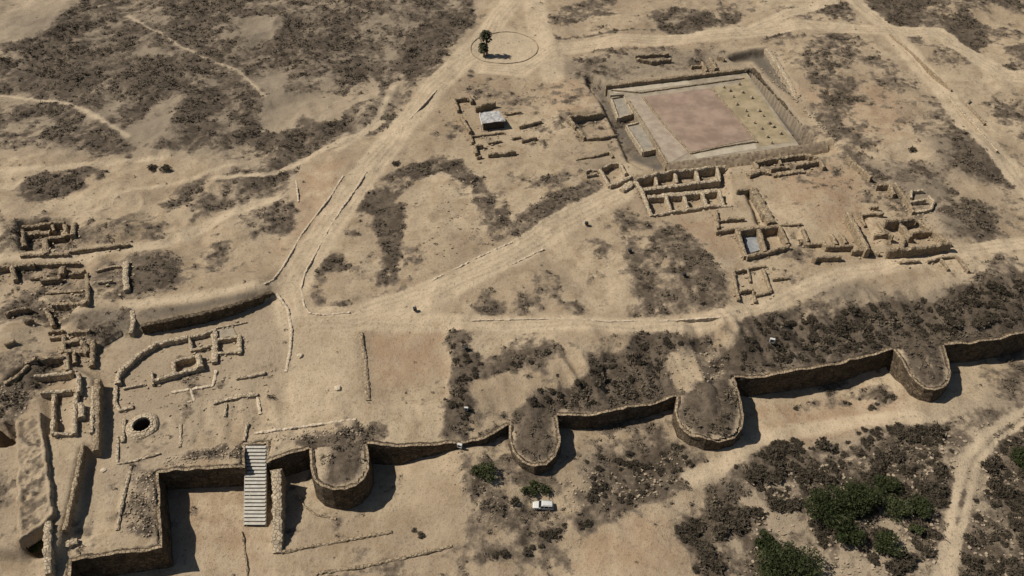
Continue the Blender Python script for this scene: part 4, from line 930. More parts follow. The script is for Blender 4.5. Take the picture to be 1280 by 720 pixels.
for px, lab in (([(764, 122), (780, 119), (791, 141), (773, 147)], 'nearer upper of the two sunken annex rooms left of the platform'), ([(783, 156), (800, 152), (822, 185), (804, 189)], 'lower of the two sunken annex rooms left of the platform')):
    c = W(*px[0], -.8); root = empty('annex_room', c, lab.replace('nearer ', ''), 'ruin', 'annex rooms of the platform')
    mb = MB(); sheet(mb, px, -.8, 1.6); loc_build(mb, 'floor', M['greyfloor'], root)
    for i in range(4):
        mb = MB(); a, b = px[i], px[(i + 1) % 4]; rubble_wall(mb, [W(*a, -.25), W(*b, -.25)], .6, .5, .6, -2.2, .1); loc_build(mb, 'wall', M['pale'], root)
for i, (px, py) in enumerate([(905, 108.5), (922, 106.5), (913, 115.5), (930, 114.5), (917, 123), (937, 121.5), (923, 131), (931, 139), (947, 137), (937, 146.5), (955, 145), (945, 155), (961, 152.5), (951, 162), (968, 160.5), (958, 170), (976, 168.5), (966, 179)]):
    c = W(px + random.uniform(-3, 3), py + random.uniform(-2, 2), .34); mb = MB(); n = 7; r = random.uniform(.25, .62)
    prof = [(1, -.05), (1.05, .3), (.85, .7), (.5, .85)]
    mb.rings([[(r * q * random.uniform(.82, 1.15) * math.cos(2 * PI * k / n), r * q * random.uniform(.82, 1.15) * math.sin(2 * PI * k / n), z * random.uniform(.9, 1.1)) for k in range(n)] for q, z in prof])
    o = mb.build('column_base', M['rubble']); o.location = c
    tag(o, 'worn stump of a column base on the sandy part of the platform', 'stone', 'column bases on the platform')

# --- well
c = W(177, 531, .5); root = empty('well', (c[0], c[1], 0), 'round stone well with a black open mouth and a raised collar', 'well')
n = 28; prof = [(3.7, -.3), (3.3, .25), (2.9, .55), (2.2, .62), (1.85, .55), (1.8, .1)]
mb = MB()
mb.rings([[(r * (1 + .05 * math.sin(3 * a + r)) * math.cos(a), r * (1 + .05 * math.sin(2 * a)) * math.sin(a), z + random.uniform(-.07, .07)) for a in [2 * PI * k / n for k in range(n)]] for r, z in prof], False)
mb.build('collar', M['pale'], root)
mb = MB(); mb.rings([[(1.8 * math.cos(2 * PI * k / n), 1.8 * math.sin(2 * PI * k / n), z) for k in range(n)] for z in (.1, -2, -6)], False); mb.build('shaft', M['dark'], root)  # darkness of the deep shaft painted in by its material
mb = MB(); mb.poly([(1.8 * math.cos(2 * PI * k / n), 1.8 * math.sin(2 * PI * k / n), -5.5) for k in range(n)]); mb.build('shaft_floor', M['dark'], root)
mb = MB()
for k in range(22):
    a = 2 * PI * k / 22 + random.uniform(-.1, .1); mb.box((1.95 * math.cos(a), 1.95 * math.sin(a), .62), (.3, .42, .24), a, 0, .05)
mb.build('rim_stones', M['edging'], root)
WELL_C = c

# --- shelter with a grey roof
c = WG(618, 157); root = empty('shelter', c, 'small shelter with a patched grey flat roof among the ruined house walls', 'shelter')
def shel(px, zz): return [np.array(W(a, b, c[2] + z)) - np.array(c) for (a, b), z in zip(px, zz)]
q = shel([(603, 154), (632, 151), (623, 138), (600, 141)], (2.7, 2.5, 2.8, 3.0))
mb = MB(); NG = 8; g0 = len(mb.v)
for i in range(NG + 1):
    for k in range(NG + 1):
        p = (q[0] * (1 - i / NG) + q[1] * i / NG) * (1 - k / NG) + (q[3] * (1 - i / NG) + q[2] * i / NG) * k / NG
        mb.v.append((p[0], p[1], p[2] + random.uniform(-.12, .12)))
for i in range(NG):
    for k in range(NG): mb.f.append((i * 9 + k, (i + 1) * 9 + k, (i + 1) * 9 + k + 1, i * 9 + k + 1))
ro = mb.build('roof', M['roofing'], root)
sm = ro.modifiers.new('thick', 'SOLIDIFY'); sm.thickness = .15
qc = sum(q) / 4
for i in range(4):
    a = q[i] + (qc - q[i]) * .1; b = q[(i + 1) % 4] + (qc - q[(i + 1) % 4]) * .1
    mb = MB(); d = b - a; mb.box(((a + b) / 2 * np.array((1, 1, 0)) + np.array((0, 0, 1.1))), (np.linalg.norm(d[:2]), .25, 2.8), math.atan2(d[1], d[0])); mb.build('wall', M['dark'] if i == 0 else M['stone'], root)  # near wall darker: its shaded face is put into the colour
m_ = MB(); a, b = q[3], q[0]; m_.tube([a, a * .6 + b * .4 + np.array((-.25, 0, .1)), b + np.array((-.1, -.1, -.4)), b * np.array((1, 1, 0)) + np.array((-.5, -.3, .1))], [.16, .18, .16, .12]); m_.build('roof_edge_roll', M['white'], root)

# --- stone edging beside roads, stone rows
def edging(px, label, size=.42, gap=.55, name='stone_edging', mat='edging'):
    mb = MB(); rubble_wall(mb, [WG(a, b, size * .55) for a, b in px], size * 1.05, size * .8, .32, None, .45)
    return tag(mb.build(name, M[mat]), label, 'stone row')
edging([(346, 367), (359, 385), (364, 410), (362, 440), (357, 464)], 'curved row of pale stones bounding the court beside the road junction', .6)
edging([(429, 219), (415, 242), (392, 272), (377, 292), (352, 335), (341, 349), (330, 355)], 'pale stone edging along the left side of the main road')
edging([(458, 214), (445, 235), (427, 260), (407, 292), (395, 315), (381, 340), (376, 360), (380, 382), (387, 391), (405, 393), (437, 390)], 'pale stone edging along the right side of the main road, curving at the junction')
edging([(540, 350), (570, 335), (600, 320), (640, 302)], 'stone edging along the upper side of the branch road')
edging([(640, 330), (660, 320), (680, 311)], 'short stone edging on the lower side of the branch road')
edging([(370, 225), (373, 252)], 'short stone line on the bare triangle of sand left of the main road', .4)
edging([(318, 541), (345, 537), (380, 532), (410, 528), (445, 523)], 'loose row of stones along the terrace edge above the first curtain wall', .55, .5)
edging([(214, 490), (237, 486), (252, 484), (266, 481), (270, 462)], 'crumbled row of stones below the oval ruin', .6, .4)
edging([(321, 492), (325, 517)], 'short scatter row of stones at the end of the rubble footing', .6, .5)
edging([(238, 486), (242, 500), (234, 502)], 'little hooked row of stones between the well and the oval ruin', .5, .5)
edging([(590, 400), (680, 398), (760, 401), (840, 400), (900, 396)], 'sparse stone edging along the far side of the lower road', .35, .9)
edging([(498, 165), (520, 140), (546, 112)], 'faint stone edging beside the upper stretch of the main road', .35, .8)
root = None
mb = MB(); cc = np.array(W(630, 60, .2)); rx = abs(W(672, 60)[0] - W(588, 60)[0]) / 2
for k in range(96):
    a = 2 * PI * k / 96; mb.box((cc[0] + rx * math.cos(a), cc[1] + rx * math.sin(a), float(H(cc[0] + rx * math.cos(a), cc[1] + rx * math.sin(a))) + .1), (.7, .3, .3), a + PI / 2, 0, .04)
tag(mb.build('roundabout_kerb', M['rubble']), 'ring of low kerb stones round the two palm trees', 'kerb')

# ------------------------------------------------------------------ foliage
def clump(n, r, hgt, leaf, rs, hollow=.35):
    """n random leaf triangles in a dome -> (3n,3), tint"""
    u = rs.rand(n); th = rs.rand(n) * 2 * PI; cz = rs.rand(n); rr = (hollow + (1 - hollow) * u) ** .5
    s_ = np.sqrt(1 - cz ** 2 * .95)
    c_ = np.stack([r * rr * s_ * np.cos(th), r * rr * s_ * np.sin(th), hgt * rr * cz + .05], 1)
    d = rs.randn(n, 3, 3) * leaf * np.array([1, 1, .6])
    return (c_[:, None, :] + d).reshape(-1, 3), np.repeat(rs.rand(n), 3)
# ground cover of dry scrub: one mass
rs = np.random.RandomState(5)
def depth_px(x, y, z=0): return FOC / (y * cp + (CAM_H - z) * sp)
cand = 150000
cx_ = rs.uniform(X0 + 5, X1 - 5, cand); cy_ = rs.uniform(60, 335, cand)
ii = ((cx_ - X0) / CELL).astype(int); jj = ((cy_ - Y0) / CELL).astype(int)
cv = COVER[jj, ii]; keep = (rs.rand(cand) < cv * .25 + .9 * cv * sstep(.42, .62, fbm(cx_, cy_, 6, 3, 91)) + .01) & (DWALL[jj, ii] > 1.1)
# inside the view (with margin)
hz = H(cx_, cy_); dep = cy_ * cp + (CAM_H - hz) * sp
keep &= np.abs(cx_ / dep * FOC) < 760
for poly in (PL, [(793, 224), (907, 206), (921, 256), (815, 269)], [(303, 555), (333, 555), (336, 660), (301, 660)]):
    keep &= ~inside([W(a, b) for a, b in poly], cx_, cy_)
cx_, cy_, hz, cv, jj, ii = cx_[keep], cy_[keep], hz[keep], cv[keep], jj[keep], ii[keep]
for b_ in (BAS1, BAS2, BAS3, BAS4):
    pw = [W(*q) for q in b_]; m_in = np.where(inside(pw, cx_, cy_))[0]
    d2, i2 = seg_dist(pw, cx_[m_in], cy_[m_in]); hz[m_in] = cap_z(pw, cx_[m_in], cy_[m_in], d2, i2) - .05
protos = [clump(18, 1, .75, .30, rs, .2) for _ in range(14)]
VV, TT = [], []
pick = rs.randint(0, 14, len(cx_)); rad = (.22 + .75 * rs.rand(len(cx_)) ** 2.5) * (.6 + .6 * cv) ; rot = rs.rand(len(cx_)) * 2 * PI; tn = rs.rand(len(cx_))
for k in range(14):
    s_ = pick == k; pv, pt = protos[k]
    ca, sa = np.cos(rot[s_])[:, None], np.sin(rot[s_])[:, None]; r_ = rad[s_][:, None]
    x = cx_[s_][:, None] + r_ * (pv[None, :, 0] * ca - pv[None, :, 1] * sa); y = cy_[s_][:, None] + r_ * (pv[None, :, 0] * sa + pv[None, :, 1] * ca)
    z = hz[s_][:, None] + r_ * pv[None, :, 2] * .9 - .03
    VV.append(np.stack([x, y, z], -1).reshape(-1, 3)); TT.append((.25 * pt[None, :] + .75 * tn[s_][:, None]).ravel())
VV = np.concatenate(VV); TT = np.concatenate(TT)
scrub = mesh_np('dry_scrub', VV, np.arange(len(VV)).reshape(-1, 3), M['scrubleaf'], {'tint': TT})
tag(scrub, 'dry brown scrub covering the slopes and heath', 'scrub', None, 'stuff')
# loose stones: one mass
def scatter(px, n, s0=.12, s1=.36):
    poly = [WG(a, b) for a, b in px]; a = np.array(poly); k = 0
    while k < n:
        x = random.uniform(a[:, 0].min(), a[:, 0].max()); y = random.uniform(a[:, 1].min(), a[:, 1].max())
        if inside(poly, np.array([x]), np.array([y]))[0]:
            if math.hypot(x - WELL_C[0], y - WELL_C[1]) < 4.2: k += 1; continue
            if PTH[int((y - Y0) / CELL), int((x - X0) / CELL)] > .3: k += 1; continue
            s_ = random.uniform(s0, s1) ; k += 1
            rb.box((x, y, float(H(x, y)) + s_ * .15), (s_ * 1.3, s_, s_ * .8), random.uniform(0, 3), 0, s_ * .18)
scatter([(140, 470), (345, 460), (345, 540), (200, 560), (150, 560)], 160)
scatter([(26, 530), (52, 525), (64, 640), (28, 665)], 120); scatter([(0, 480), (40, 490), (18, 560), (0, 530)], 90)
scatter([(205, 572), (306, 555), (306, 580), (205, 588)], 170, .1, .32); scatter([(165, 590), (196, 594), (200, 680), (150, 665)], 200, .1, .32)
scatter([(780, 205), (910, 205), (915, 265), (810, 270)], 120); scatter([(1040, 230), (1190, 260), (1190, 305), (1060, 310)], 150)
scatter([(80, 415), (115, 420), (112, 460), (60, 460)], 110); scatter([(948, 85), (970, 90), (1045, 175), (1035, 180)], 90, .2, .6)
scatter([(540, 560), (600, 570), (640, 660), (600, 660)], 70, .1, .25); scatter([(690, 600), (860, 560), (860, 610), (700, 650)], 200); scatter([(330, 545), (460, 530), (450, 545), (335, 570)], 120)
scatter([(930, 600), (1280, 520), (1280, 720), (930, 720)], 1100, .12, .5); scatter([(820, 440), (910, 440), (900, 480), (840, 490)], 80); scatter([(0, 280), (100, 275), (110, 380), (0, 380)], 140)
scatter([(640, 60), (900, 60), (760, 100), (650, 110)], 80); scatter([(560, 120), (680, 120), (680, 195), (580, 195)], 90); scatter([(560, 200), (640, 230), (640, 300), (520, 330)], 140)
tag(rb.build('rubble', M['rubble']), 'loose stones scattered around the ruins', 'rubble', None, 'stuff')

# individual shrubs (shared meshes)
def leaf_mesh(name, n, r, h, leaf, mat, seed, lumps=1):
    rs2 = np.random.RandomState(seed); vs, ts = [], []
    for k in range(lumps):
        a, t = clump(n // lumps, r * (.62 if lumps > 1 else 1), h * (.8 if lumps > 1 else 1), leaf, rs2, .3)
        if lumps > 1:
            an = 2 * PI * k / lumps + rs2.rand(); a = a + np.array([r * .5 * math.cos(an), r * .5 * math.sin(an), rs2.rand() * .15 * h])
        vs.append(a); ts.append(t * .6 + rs2.rand() * .4)
    v = np.concatenate(vs); me_o = mesh_np(name, v, np.arange(len(v)).reshape(-1, 3), mat, {'tint': np.concatenate(ts)})
    return me_o
def stem_mesh(r, h, n=4):
    m_ = MB()
    for k in range(n):
        a = 2 * PI * k / n; m_.tube([(0, 0, -.2), (r * .2 * math.cos(a), r * .2 * math.sin(a), h * .3), (r * .5 * math.cos(a), r * .5 * math.sin(a), h * .6)], [.08, .06, .03], 5)
    return m_
SHR = []
for k in range(5):
    f = leaf_mesh('foliage', 260, 1.0, .8, .16, M['shrubleaf'], 40 + k, 3); me = f.data; bpy.data.objects.remove(f)
    s_ = stem_mesh(1, .8).build('stem', M['bark']); sme = s_.data; bpy.data.objects.remove(s_); SHR.append((me, sme))
def shrub(x, y, r, label, group, name='shrub'):
    k = random.randrange(5); o = empty(name, (x, y, float(H(x, y)) - .05), label, 'shrub', group, random.uniform(0, 6.28)); o.scale = (r, r * random.uniform(.8, 1.1), r * random.uniform(.85, 1.1))
    for nm, me in zip(('foliage', 'stem'), SHR[k]):
        c = bpy.data.objects.new(nm, me); C.objects.link(c); c.parent = o
ZONES = [([(935, 560), (1005, 545), (1180, 522), (1200, 600), (1180, 700), (1100, 720), (1030, 720), (1000, 640), (940, 650)], 120, .6, 1.9, 'dark dry shrub in the thicket between the track and the sandy slope', 'shrubs in the lower right thicket'),
         ([(1215, 600), (1245, 560), (1300, 520), (1300, 740), (1200, 740)], 55, .6, 1.9, 'dark dry shrub in the thicket right of the pale track', 'shrubs right of the pale track'),
         ([(832, 662), (886, 640), (892, 622), (936, 642), (930, 672), (898, 676), (900, 718), (868, 715), (858, 690)], 34, .7, 1.8, 'dark shrub in the dense patch on the sandy slope', 'shrubs on the sandy slope'),
         ([(595, 712), (650, 675), (742, 641), (735, 655), (665, 688), (615, 708)], 16, .5, 1.0, 'low dark shrub in the diagonal line below the white car', 'shrubs below the white car'),
         ([(940, 400), (1110, 380), (1280, 350), (1280, 405), (1120, 425), (1040, 448), (920, 462)], 60, .6, 1.5, 'dark shrub on the slope above the tall curtain wall', 'shrubs above the tall curtain wall')]
for poly, n, r0, r1, lab, grp in ZONES:
    pw = [WG(a, b) for a, b in poly]; a = np.array(pw); k = 0; tries = 0
    while k < n and tries < 8000:
        tries += 1
        x = random.uniform(a[:, 0].min(), a[:, 0].max()); y = random.uniform(a[:, 1].min(), a[:, 1].max())
        if not inside(pw, np.array([x]), np.array([y]))[0]: continue
        j, i = int((y - Y0) / CELL), int((x - X0) / CELL)
        if PTH[j, i] > .2 or COVER[j, i] < .45 or DWALL[j, i] < 2: continue
        shrub(x, y, random.uniform(r0, r1), lab, grp); k += 1
TV, TTn = [], []
svs = []
for me, sme in SHR:
    a = np.empty(len(me.vertices) * 3, np.float32); me.vertices.foreach_get('co', a); t = np.empty(len(me.vertices), np.float32); me.attributes['tint'].data.foreach_get('value', t); svs.append((a.reshape(-1, 3), t))
for poly, n in ((ZONES[0][0], 260), (ZONES[1][0], 130), (ZONES[4][0], 260), ([(560, 415), (600, 440), (640, 445), (740, 440), (800, 415), (860, 430), (840, 490), (700, 512), (590, 505), (580, 545), (555, 540)], 130), ([(930, 510), (1130, 485), (1170, 520), (900, 590)], 40), ([(722, 572), (860, 556), (870, 600), (745, 640)], 60)):
    pw = [WG(a, b) for a, b in poly]; a = np.array(pw); k = 0
    for tries in range(6000):
        if k >= n: break
        x = random.uniform(a[:, 0].min(), a[:, 0].max()); y = random.uniform(a[:, 1].min(), a[:, 1].max())
        j, i = int((y - Y0) / CELL), int((x - X0) / CELL)
        if PTH[j, i] > .2 or COVER[j, i] < .3 or DWALL[j, i] < 1.5 or not inside(pw, np.array([x]), np.array([y]))[0]: continue
        sv, stt = svs[random.randrange(5)]; r_ = random.uniform(.3, .75) ** 1.2 * 1.3; an = random.uniform(0, 6.28)
        TV.append(np.stack([x + r_ * (sv[:, 0] * math.cos(an) - sv[:, 1] * math.sin(an)), y + r_ * (sv[:, 0] * math.sin(an) + sv[:, 1] * math.cos(an)), float(H(x, y)) - .05 + r_ * sv[:, 2]], 1)); TTn.append(stt); k += 1
TV = np.concatenate(TV)
tag(mesh_np('shrub_thicket', TV, np.arange(len(TV)).reshape(-1, 3), M['shrubleaf'], {'tint': np.concatenate(TTn)}), 'small dark shrubs filling the slopes along the rampart', 'shrubs', None, 'stuff')
for px, py, r, lab in [(815, 35, 0, ''), (526, 669, .8, 'small lone brown shrub on the bare ground left of the white car'), (518, 663, .55, 'tiny dry shrub just above the lone brown shrub'), (737, 623, 1.0, 'single brown shrub right of the white car'),
                       (643, 628, 1.1, 'brown shrub just left of the white car'), (190, 211, 1.4, 'low dark shrub lying on the sand by the upper left track'), (207, 211, 1.6, 'dark rounded shrub on the sand right of the low dark shrub'),
                       (1140, 188, 1.2, 'lone dark shrub on bare sand right of the platform'), (495, 205, 1.2, 'lone shrub above the arched scrub patch by the main road')]:
    if r: p = WG(px, py); shrub(p[0], p[1], r, lab, None)

# trees
def tree(px, py, r, h, label, name='tree', mat='treeleaf', leaves=2600, group=None, wide=1.0):
    p = WG(px, py); o = empty(name, (p[0], p[1], p[2]), label, 'tree' if h > 2 else 'bush', group)
    seed = int(px * 7 + py); rs2 = np.random.RandomState(seed); vs, ts = [], []
    L = max(5, int(r * 3.2)); m_ = MB(); m_.tube([(0, 0, -.3), (.05, .05, h * .25), (.1, 0, h * .5)], [.09 * r + .06, .07 * r + .05, .05 * r], 8)
    for k in range(L):
        an = 2 * PI * k / L * 1.618 + rs2.rand(); q = (rs2.rand() ** .5) * r * .68; cz = h * (.42 + .33 * rs2.rand() * (1 - .5 * q / r)); lr = r * rs2.uniform(.3, .46)
        c = np.array([q * math.cos(an) * wide, q * math.sin(an), cz])
        n = max(40, leaves // L); d = rs2.randn(n, 3); d /= np.linalg.norm(d, axis=1)[:, None]; d *= (lr * (.55 + .45 * rs2.rand(n)))[:, None]; d[:, 2] *= .72
        tri = (c + d)[:, None, :] + rs2.randn(n, 3, 3) * .17
        vs.append(tri.reshape(-1, 3)); ts.append(np.repeat(rs2.rand(n) * .5 + rs2.rand() * .5, 3))
        m_.tube([(0, 0, h * .22), tuple(c * .5 + np.array((0, 0, h * .12))), tuple(c)], [.05 * r, .035 * r, .015 * r + .02], 5)
    v = np.concatenate(vs); mesh_np('crown', v, np.arange(len(v)).reshape(-1, 3), M[mat], {'tint': np.concatenate(ts)}, o)
    m_.build('trunk', M['bark'], o)
    return o
tree(1034, 645, 5.3, 5.6, 'big dark green tree, left half of the merged pair above the lower trees', leaves=5200, wide=1.1)
tree(1070, 634, 4.8, 6.2, 'big dark green tree, right half of the merged pair', leaves=4600)
tree(1058, 676, 3.5, 3.6, 'small dark tree tucked under the merged pair of big trees', leaves=2600)
tree(1107, 614, 3.1, 3.9, 'dark tree at the upper right of the big merged pair', leaves=1700)
tree(1120, 642, 3.5, 3.8, 'olive toned tree right of the big merged pair', mat='oliveleaf', leaves=1700)
tree(1148, 640, 3.0, 3.4, 'dark small tree farthest right in the tree group', leaves=1500)
tree(1106, 686, 3.2, 3.8, 'round dark tree below the tree group', leaves=1800)
tree(1144, 666, 1.6, 2.2, 'little round green tree right of the round dark tree', mat='oliveleaf', leaves=900)
tree(984, 722, 7.4, 6.4, 'largest dark green tree cut by the bottom edge', leaves=9000)
tree(1285, 582, 4.0, 3.6, 'dark green tree at the right edge by the track', leaves=3800)
tree(955, 680, 2.2, 2.4, 'dark bushy tree above the largest tree', leaves=1500)
tree(606, 594, 2.7, 1.7, 'low green bush at the foot of the debris mound', 'bush', 'oliveleaf', 1500, wide=1.2)
tree(668, 614, 2.4, 1.0, 'flat olive bush just above the white car', 'bush', 'oliveleaf', 1300, wide=1.8)
tree(46, 684, 2.0, 2.2, 'green bush in the hollow at the lower left corner', 'bush', 'oliveleaf', 900)

def palm(px, py, h, cr, label):
    p = WG(px, py); o = empty('palm_tree', p, label, 'palm tree')
    m_ = MB(); m_.tube([(0, 0, -.2), (.1, 0, h * .4), (-.1, .05, h * .8), (-.2, .1, h)], [.42, .34, .3, .26], 9); m_.build('trunk', M['palmbark'], o, True)
    vs = []; rs2 = np.random.RandomState(int(px))
    for k in range(110):
        an = rs2.rand() * 2 * PI; el = rs2.uniform(-.9, 1.3); L = cr * rs2.uniform(.8, 1.1); base = np.array((-.2, .1, h))
        d = np.array((math.cos(an) * math.cos(el), math.sin(an) * math.cos(el), math.sin(el))); s_ = np.array((-math.sin(an), math.cos(an), 0))
        prev = base
        for q in range(1, 5):
            f = q / 4; c = base + d * L * f + np.array((0, 0, -L * .55 * f * f)); w = .55 * (1 - .6 * f) + .08
            for sg in (-1, 1):
                vs += [prev, c, (prev + c) / 2 + s_ * sg * w * 1.3 + np.array((0, 0, -.25))]
            prev = c
    v = np.array(vs); mesh_np('crown', v, np.arange(len(v)).reshape(-1, 3), M['palmleaf'], {'tint': rs2.rand(len(v))}, o)
palm(608.5, 69, 8.0, 2.3, 'taller palm tree with a pale trunk in the ring of kerb stones')
palm(605, 70, 3.9, 2.0, 'shorter palm tree left of the taller one in the kerb ring')

# ------------------------------------------------------------------ white car
p = WG(679, 634); car = empty('parked_car', (p[0], p[1], p[2] + .02), 'white estate car parked on the dusty ground below the rampart', 'car', None, math.radians(176)); car.scale = (.92, .92, .92)
# local: +x is the front (points left in the photograph)
def section(x, w, zs):       # half outline -> closed ring (y,z)
    pts = [(w * f, z) for f, z in zs]
    return [(x, y, z) for y, z in pts] + [(x, -y, z) for y, z in reversed(pts)]
mb = MB(); secs = []
for x, w, zt in ((-2.2, .74, .80), (-2.12, .82, .98), (-1.6, .88, 1.0), (0, .89, 1.0), (.9, .88, .99), (1.6, .86, .9), (2.0, .80, .82), (2.2, .66, .68)):
    secs.append(section(x, w, ((.86, .32), (1.0, .45), (1.0, zt - .2), (.95, zt - .04), (.6, zt))))
mb.rings(secs); body = mb.build('body', M['white'], car, False)
mb = MB(); secs = []
for x, w, zt in ((-2.02, .70, 1.42), (-1.85, .74, 1.55), (-.9, .76, 1.62), (.1, .75, 1.6), (.42, .72, 1.54)):
    secs.append(section(x, w, ((1.0, zt - .06), (.9, zt - .005), (.5, zt + .02))))
mb.rings(secs); mb.build('roof', M['white'], car)
def quad(pts, name, mat, th=.02):
    m_ = MB(); a = [np.array(q, float) for q in pts]; nrm = np.cross(a[1] - a[0], a[2] - a[0]); nrm /= np.linalg.norm(nrm)
    m_.rings([[tuple(q - nrm * th) for q in a], [tuple(q + nrm * th) for q in a]]); return m_.build(name, mat, car)
quad([(.98, -.76, .99), (.98, .76, .99), (.44, .68, 1.53), (.44, -.68, 1.53)], 'windscreen', M['glass'])
quad([(-2.14, .74, 1.0), (-2.14, -.74, 1.0), (-2.03, -.66, 1.44), (-2.03, .66, 1.44)], 'rear_window', M['glass'])
for s_ in (-1, 1):
    for a, b, c_, d_ in ((.86, .36, -.2, -.2), (-.26, -.26, -1.15, -1.15), (-1.21, -1.21, -2.06, -1.98)):
        quad([(a, s_ * .84, 1.0), (c_, s_ * .84, 1.0), (d_, s_ * .75, 1.5), (b, s_ * .75, 1.5)], 'side_window', M['glass'], .015)
    for x in (.62, -.23, -1.18):
        m_ = MB(); m_.tube([(x, s_ * .85, .98), (x - (.25 if x > .5 else 0), s_ * .76, 1.54)], [.035, .035], 6); m_.build('pillar', M['white'], car)
    quad([(2.13, s_ * .42, .62), (2.05, s_ * .76, .62), (2.0, s_ * .76, .76), (2.09, s_ * .42, .76)], 'headlight', M['lampclear'])
    quad([(-2.22, s_ * .58, .66), (-2.2, s_ * .76, .66), (-2.16, s_ * .78, .92), (-2.18, s_ * .6, .92)], 'tail_light', M['lampred'])
    m_ = MB(); m_.box((.72, s_ * .98, 1.02), (.12, .2, .13)); m_.build('mirror', M['white'], car)
    for x in (1.36, -1.36):
        m_ = MB(); n = 18
        m_.rings([[(x + r * math.cos(2 * PI * k / n), s_ * y, .33 + r * math.sin(2 * PI * k / n)) for k in range(n)] for y, r in ((.66, .3), (.69, .33), (.85, .33), (.9, .29))])
        wh = m_.build('wheel', M['rubber'], car)
        m_ = MB(); m_.rings([[(x + r * math.cos(2 * PI * k / n), s_ * y, .33 + r * math.sin(2 * PI * k / n)) for k in range(n)] for y, r in ((.88, .2), (.915, .2), (.925, .06))]); m_.build('rim', M['steel'], wh)
    m_ = MB(); m_.box((-.8, s_ * .6, 1.67), (1.9, .05, .05)); m_.build('roof_rail', M['steel'], car)
for x in (2.2, -2.2):
    m_ = MB(); m_.box((x, 0, .45), (.14, 1.5, .2)); m_.build('bumper', M['cream'], car)

# --- small white boxes and dark lamp posts on the site
for px, py, s_, lab in [(575, 561, 1.0, 'white box lamp with a black opening at the foot of the curtain wall mound'), (583, 514, .8, 'white box lamp in the dark scrub column above the mound'),
                        (993, 483, 1.1, 'white box lamp in the shadow of the tall curtain wall'), (964, 430, 1.1, 'white box lamp on the scrub slope above the tall curtain wall')]:
    p = WG(px, py); o = empty('floodlight', p, lab, 'lamp', 'white box lamps', random.uniform(-.5, .5)); o.scale = (s_, s_, s_)
    m_ = MB(); m_.tube([(0, 0, -.3), (0, 0, .7)], [.09, .08], 8); m_.build('post', M['steel'], o)
    m_ = MB()
    t_ = .16
    for cx2, cz2, dx2, dz2 in ((-.5 + t_ / 2, 1.1, t_, 1.0), (.5 - t_ / 2, 1.1, t_, 1.0), (0, .6 + t_ / 2, 1 - 2 * t_, t_), (0, 1.6 - t_ / 2, 1 - 2 * t_, t_)): m_.box((cx2, 0, cz2), (dx2, .5, dz2))
    m_.box((0, .2, 1.1), (.66, .08, .66)); m_.build('housing', M['white'], o)
    m_ = MB(); m_.box((0, .1, 1.1), (.64, .06, .64)); m_.build('lens', M['glass'], o)
for px, py, lab in [(519, 389, 'small dark lamp post beside the road fork'), (733, 282, 'small dark lamp post on the branch road'), (583, 438, 'small dark lamp post in the dark scrub below the road'), (787, 316, 'small dark lamp post at the tip of the scrub patch'), (855, 346, 'small dark lamp post amid the scrub patch with a pale cap')]:
    p = WG(px, py); o = empty('lamp_post', p, lab, 'lamp', 'dark lamp posts'); m_ = MB(); m_.tube([(0, 0, -.2), (0, 0, .5)], [.3, .25], 8); m_.build('base', M['rubble'], o)
    m_ = MB(); m_.box((0, 0, .85), (.8, .7, .7), .3); m_.build('head', M['black'], o)
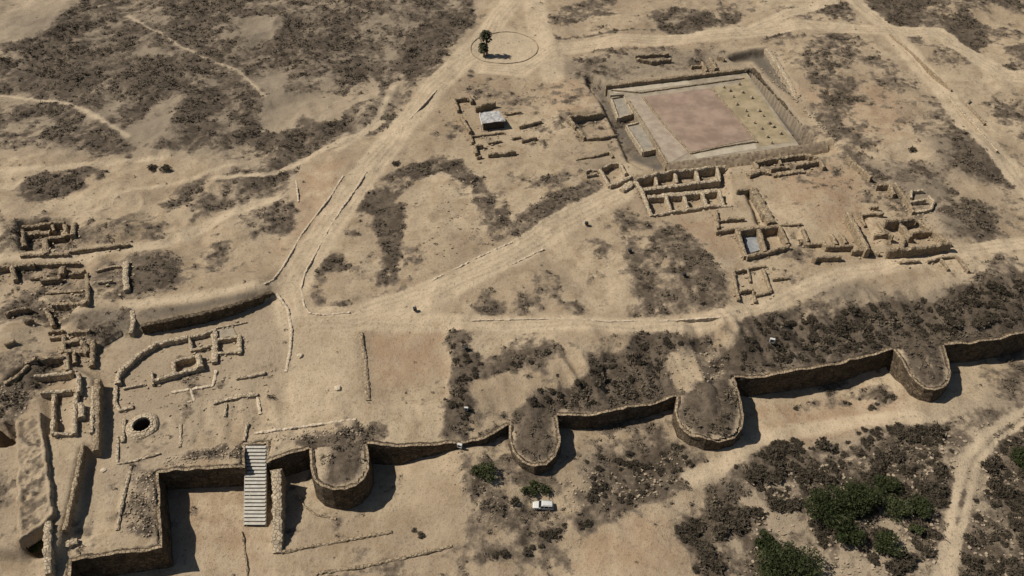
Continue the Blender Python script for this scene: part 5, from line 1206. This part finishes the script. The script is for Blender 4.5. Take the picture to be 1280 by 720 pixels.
for px, py, r, lab in [(375, 445, .8, 'pale flat boulder lying on the bare court'), (130, 588, .7, 'pale boulder lying in the sunken court'), (422, 486, .9, 'white boulder at the edge of the bare court'), (690, 285, .0, '')]:
    if not r: continue
    p = WG(px, py); mb = MB(); n = 8
    mb.rings([[(r * q * random.uniform(.75, 1.2) * math.cos(2 * PI * k / n), r * q * random.uniform(.7, 1.1) * math.sin(2 * PI * k / n), z * r + random.uniform(-.05, .05)) for k in range(n)] for q, z in ((.9, -.1), (1, .2), (.75, .45), (.35, .55))])
    o = mb.build('boulder', M['edging']); o.location = p; tag(o, lab, 'boulder', 'boulders on the bare ground')

for o in bpy.context.scene.objects:
    if o.parent is None and o.get('label') and not o.get('kind'): o['kind'] = 'thing'
# open the ground under the well mouth
bm_ = gnd.data; co = np.empty(len(bm_.vertices) * 3, np.float32); bm_.vertices.foreach_get('co', co); co = co.reshape(-1, 3)
dw = np.hypot(co[:, 0] - WELL_C[0], co[:, 1] - WELL_C[1]); co[dw < 2.3, 2] = -6.5; bm_.vertices.foreach_set('co', co.ravel()); bm_.update()

# ------------------------------------------------------------------ camera, sun, sky
cam = bpy.data.cameras.new('camera'); cam.sensor_width = 36; cam.lens = 36 * FOC / 1280; cam.clip_end = 8000; cam.clip_start = 1
co_ = bpy.data.objects.new('camera', cam); C.objects.link(co_); co_.location = (0, 0, CAM_H); co_.rotation_euler = (PI / 2 - PITCH, 0, 0)
sc = bpy.context.scene; sc.camera = co_
EL, AZ = math.radians(50), math.radians(-11)          # shadows run to the right and slightly towards the camera
sh = np.array((math.cos(AZ), math.sin(AZ)))
sund = bpy.data.lights.new('sun', 'SUN'); sund.energy = 5.0; sund.angle = math.radians(.5); sund.color = (1, .945, .87)
so = bpy.data.objects.new('sun', sund); C.objects.link(so)
from mathutils import Vector
d = Vector((sh[0] * math.cos(EL), sh[1] * math.cos(EL), -math.sin(EL)))
so.rotation_euler = d.to_track_quat('-Z', 'Y').to_euler(); so.location = (0, 0, 300)
w = bpy.data.worlds.new('World'); sc.world = w; w.use_nodes = True
nt = w.node_tree; sky = nt.nodes.new('ShaderNodeTexSky'); sky.sky_type = 'NISHITA'; sky.sun_disc = False; sky.sun_elevation = EL
sky.sun_rotation = math.atan2(-sh[0], -sh[1])
nt.links.new(sky.outputs['Color'], nt.nodes['Background'].inputs['Color']); nt.nodes['Background'].inputs['Strength'].default_value = .05
sc.view_settings.view_transform = 'Standard'; sc.view_settings.look = 'None'; sc.view_settings.exposure = .12; sc.view_settings.gamma = 1
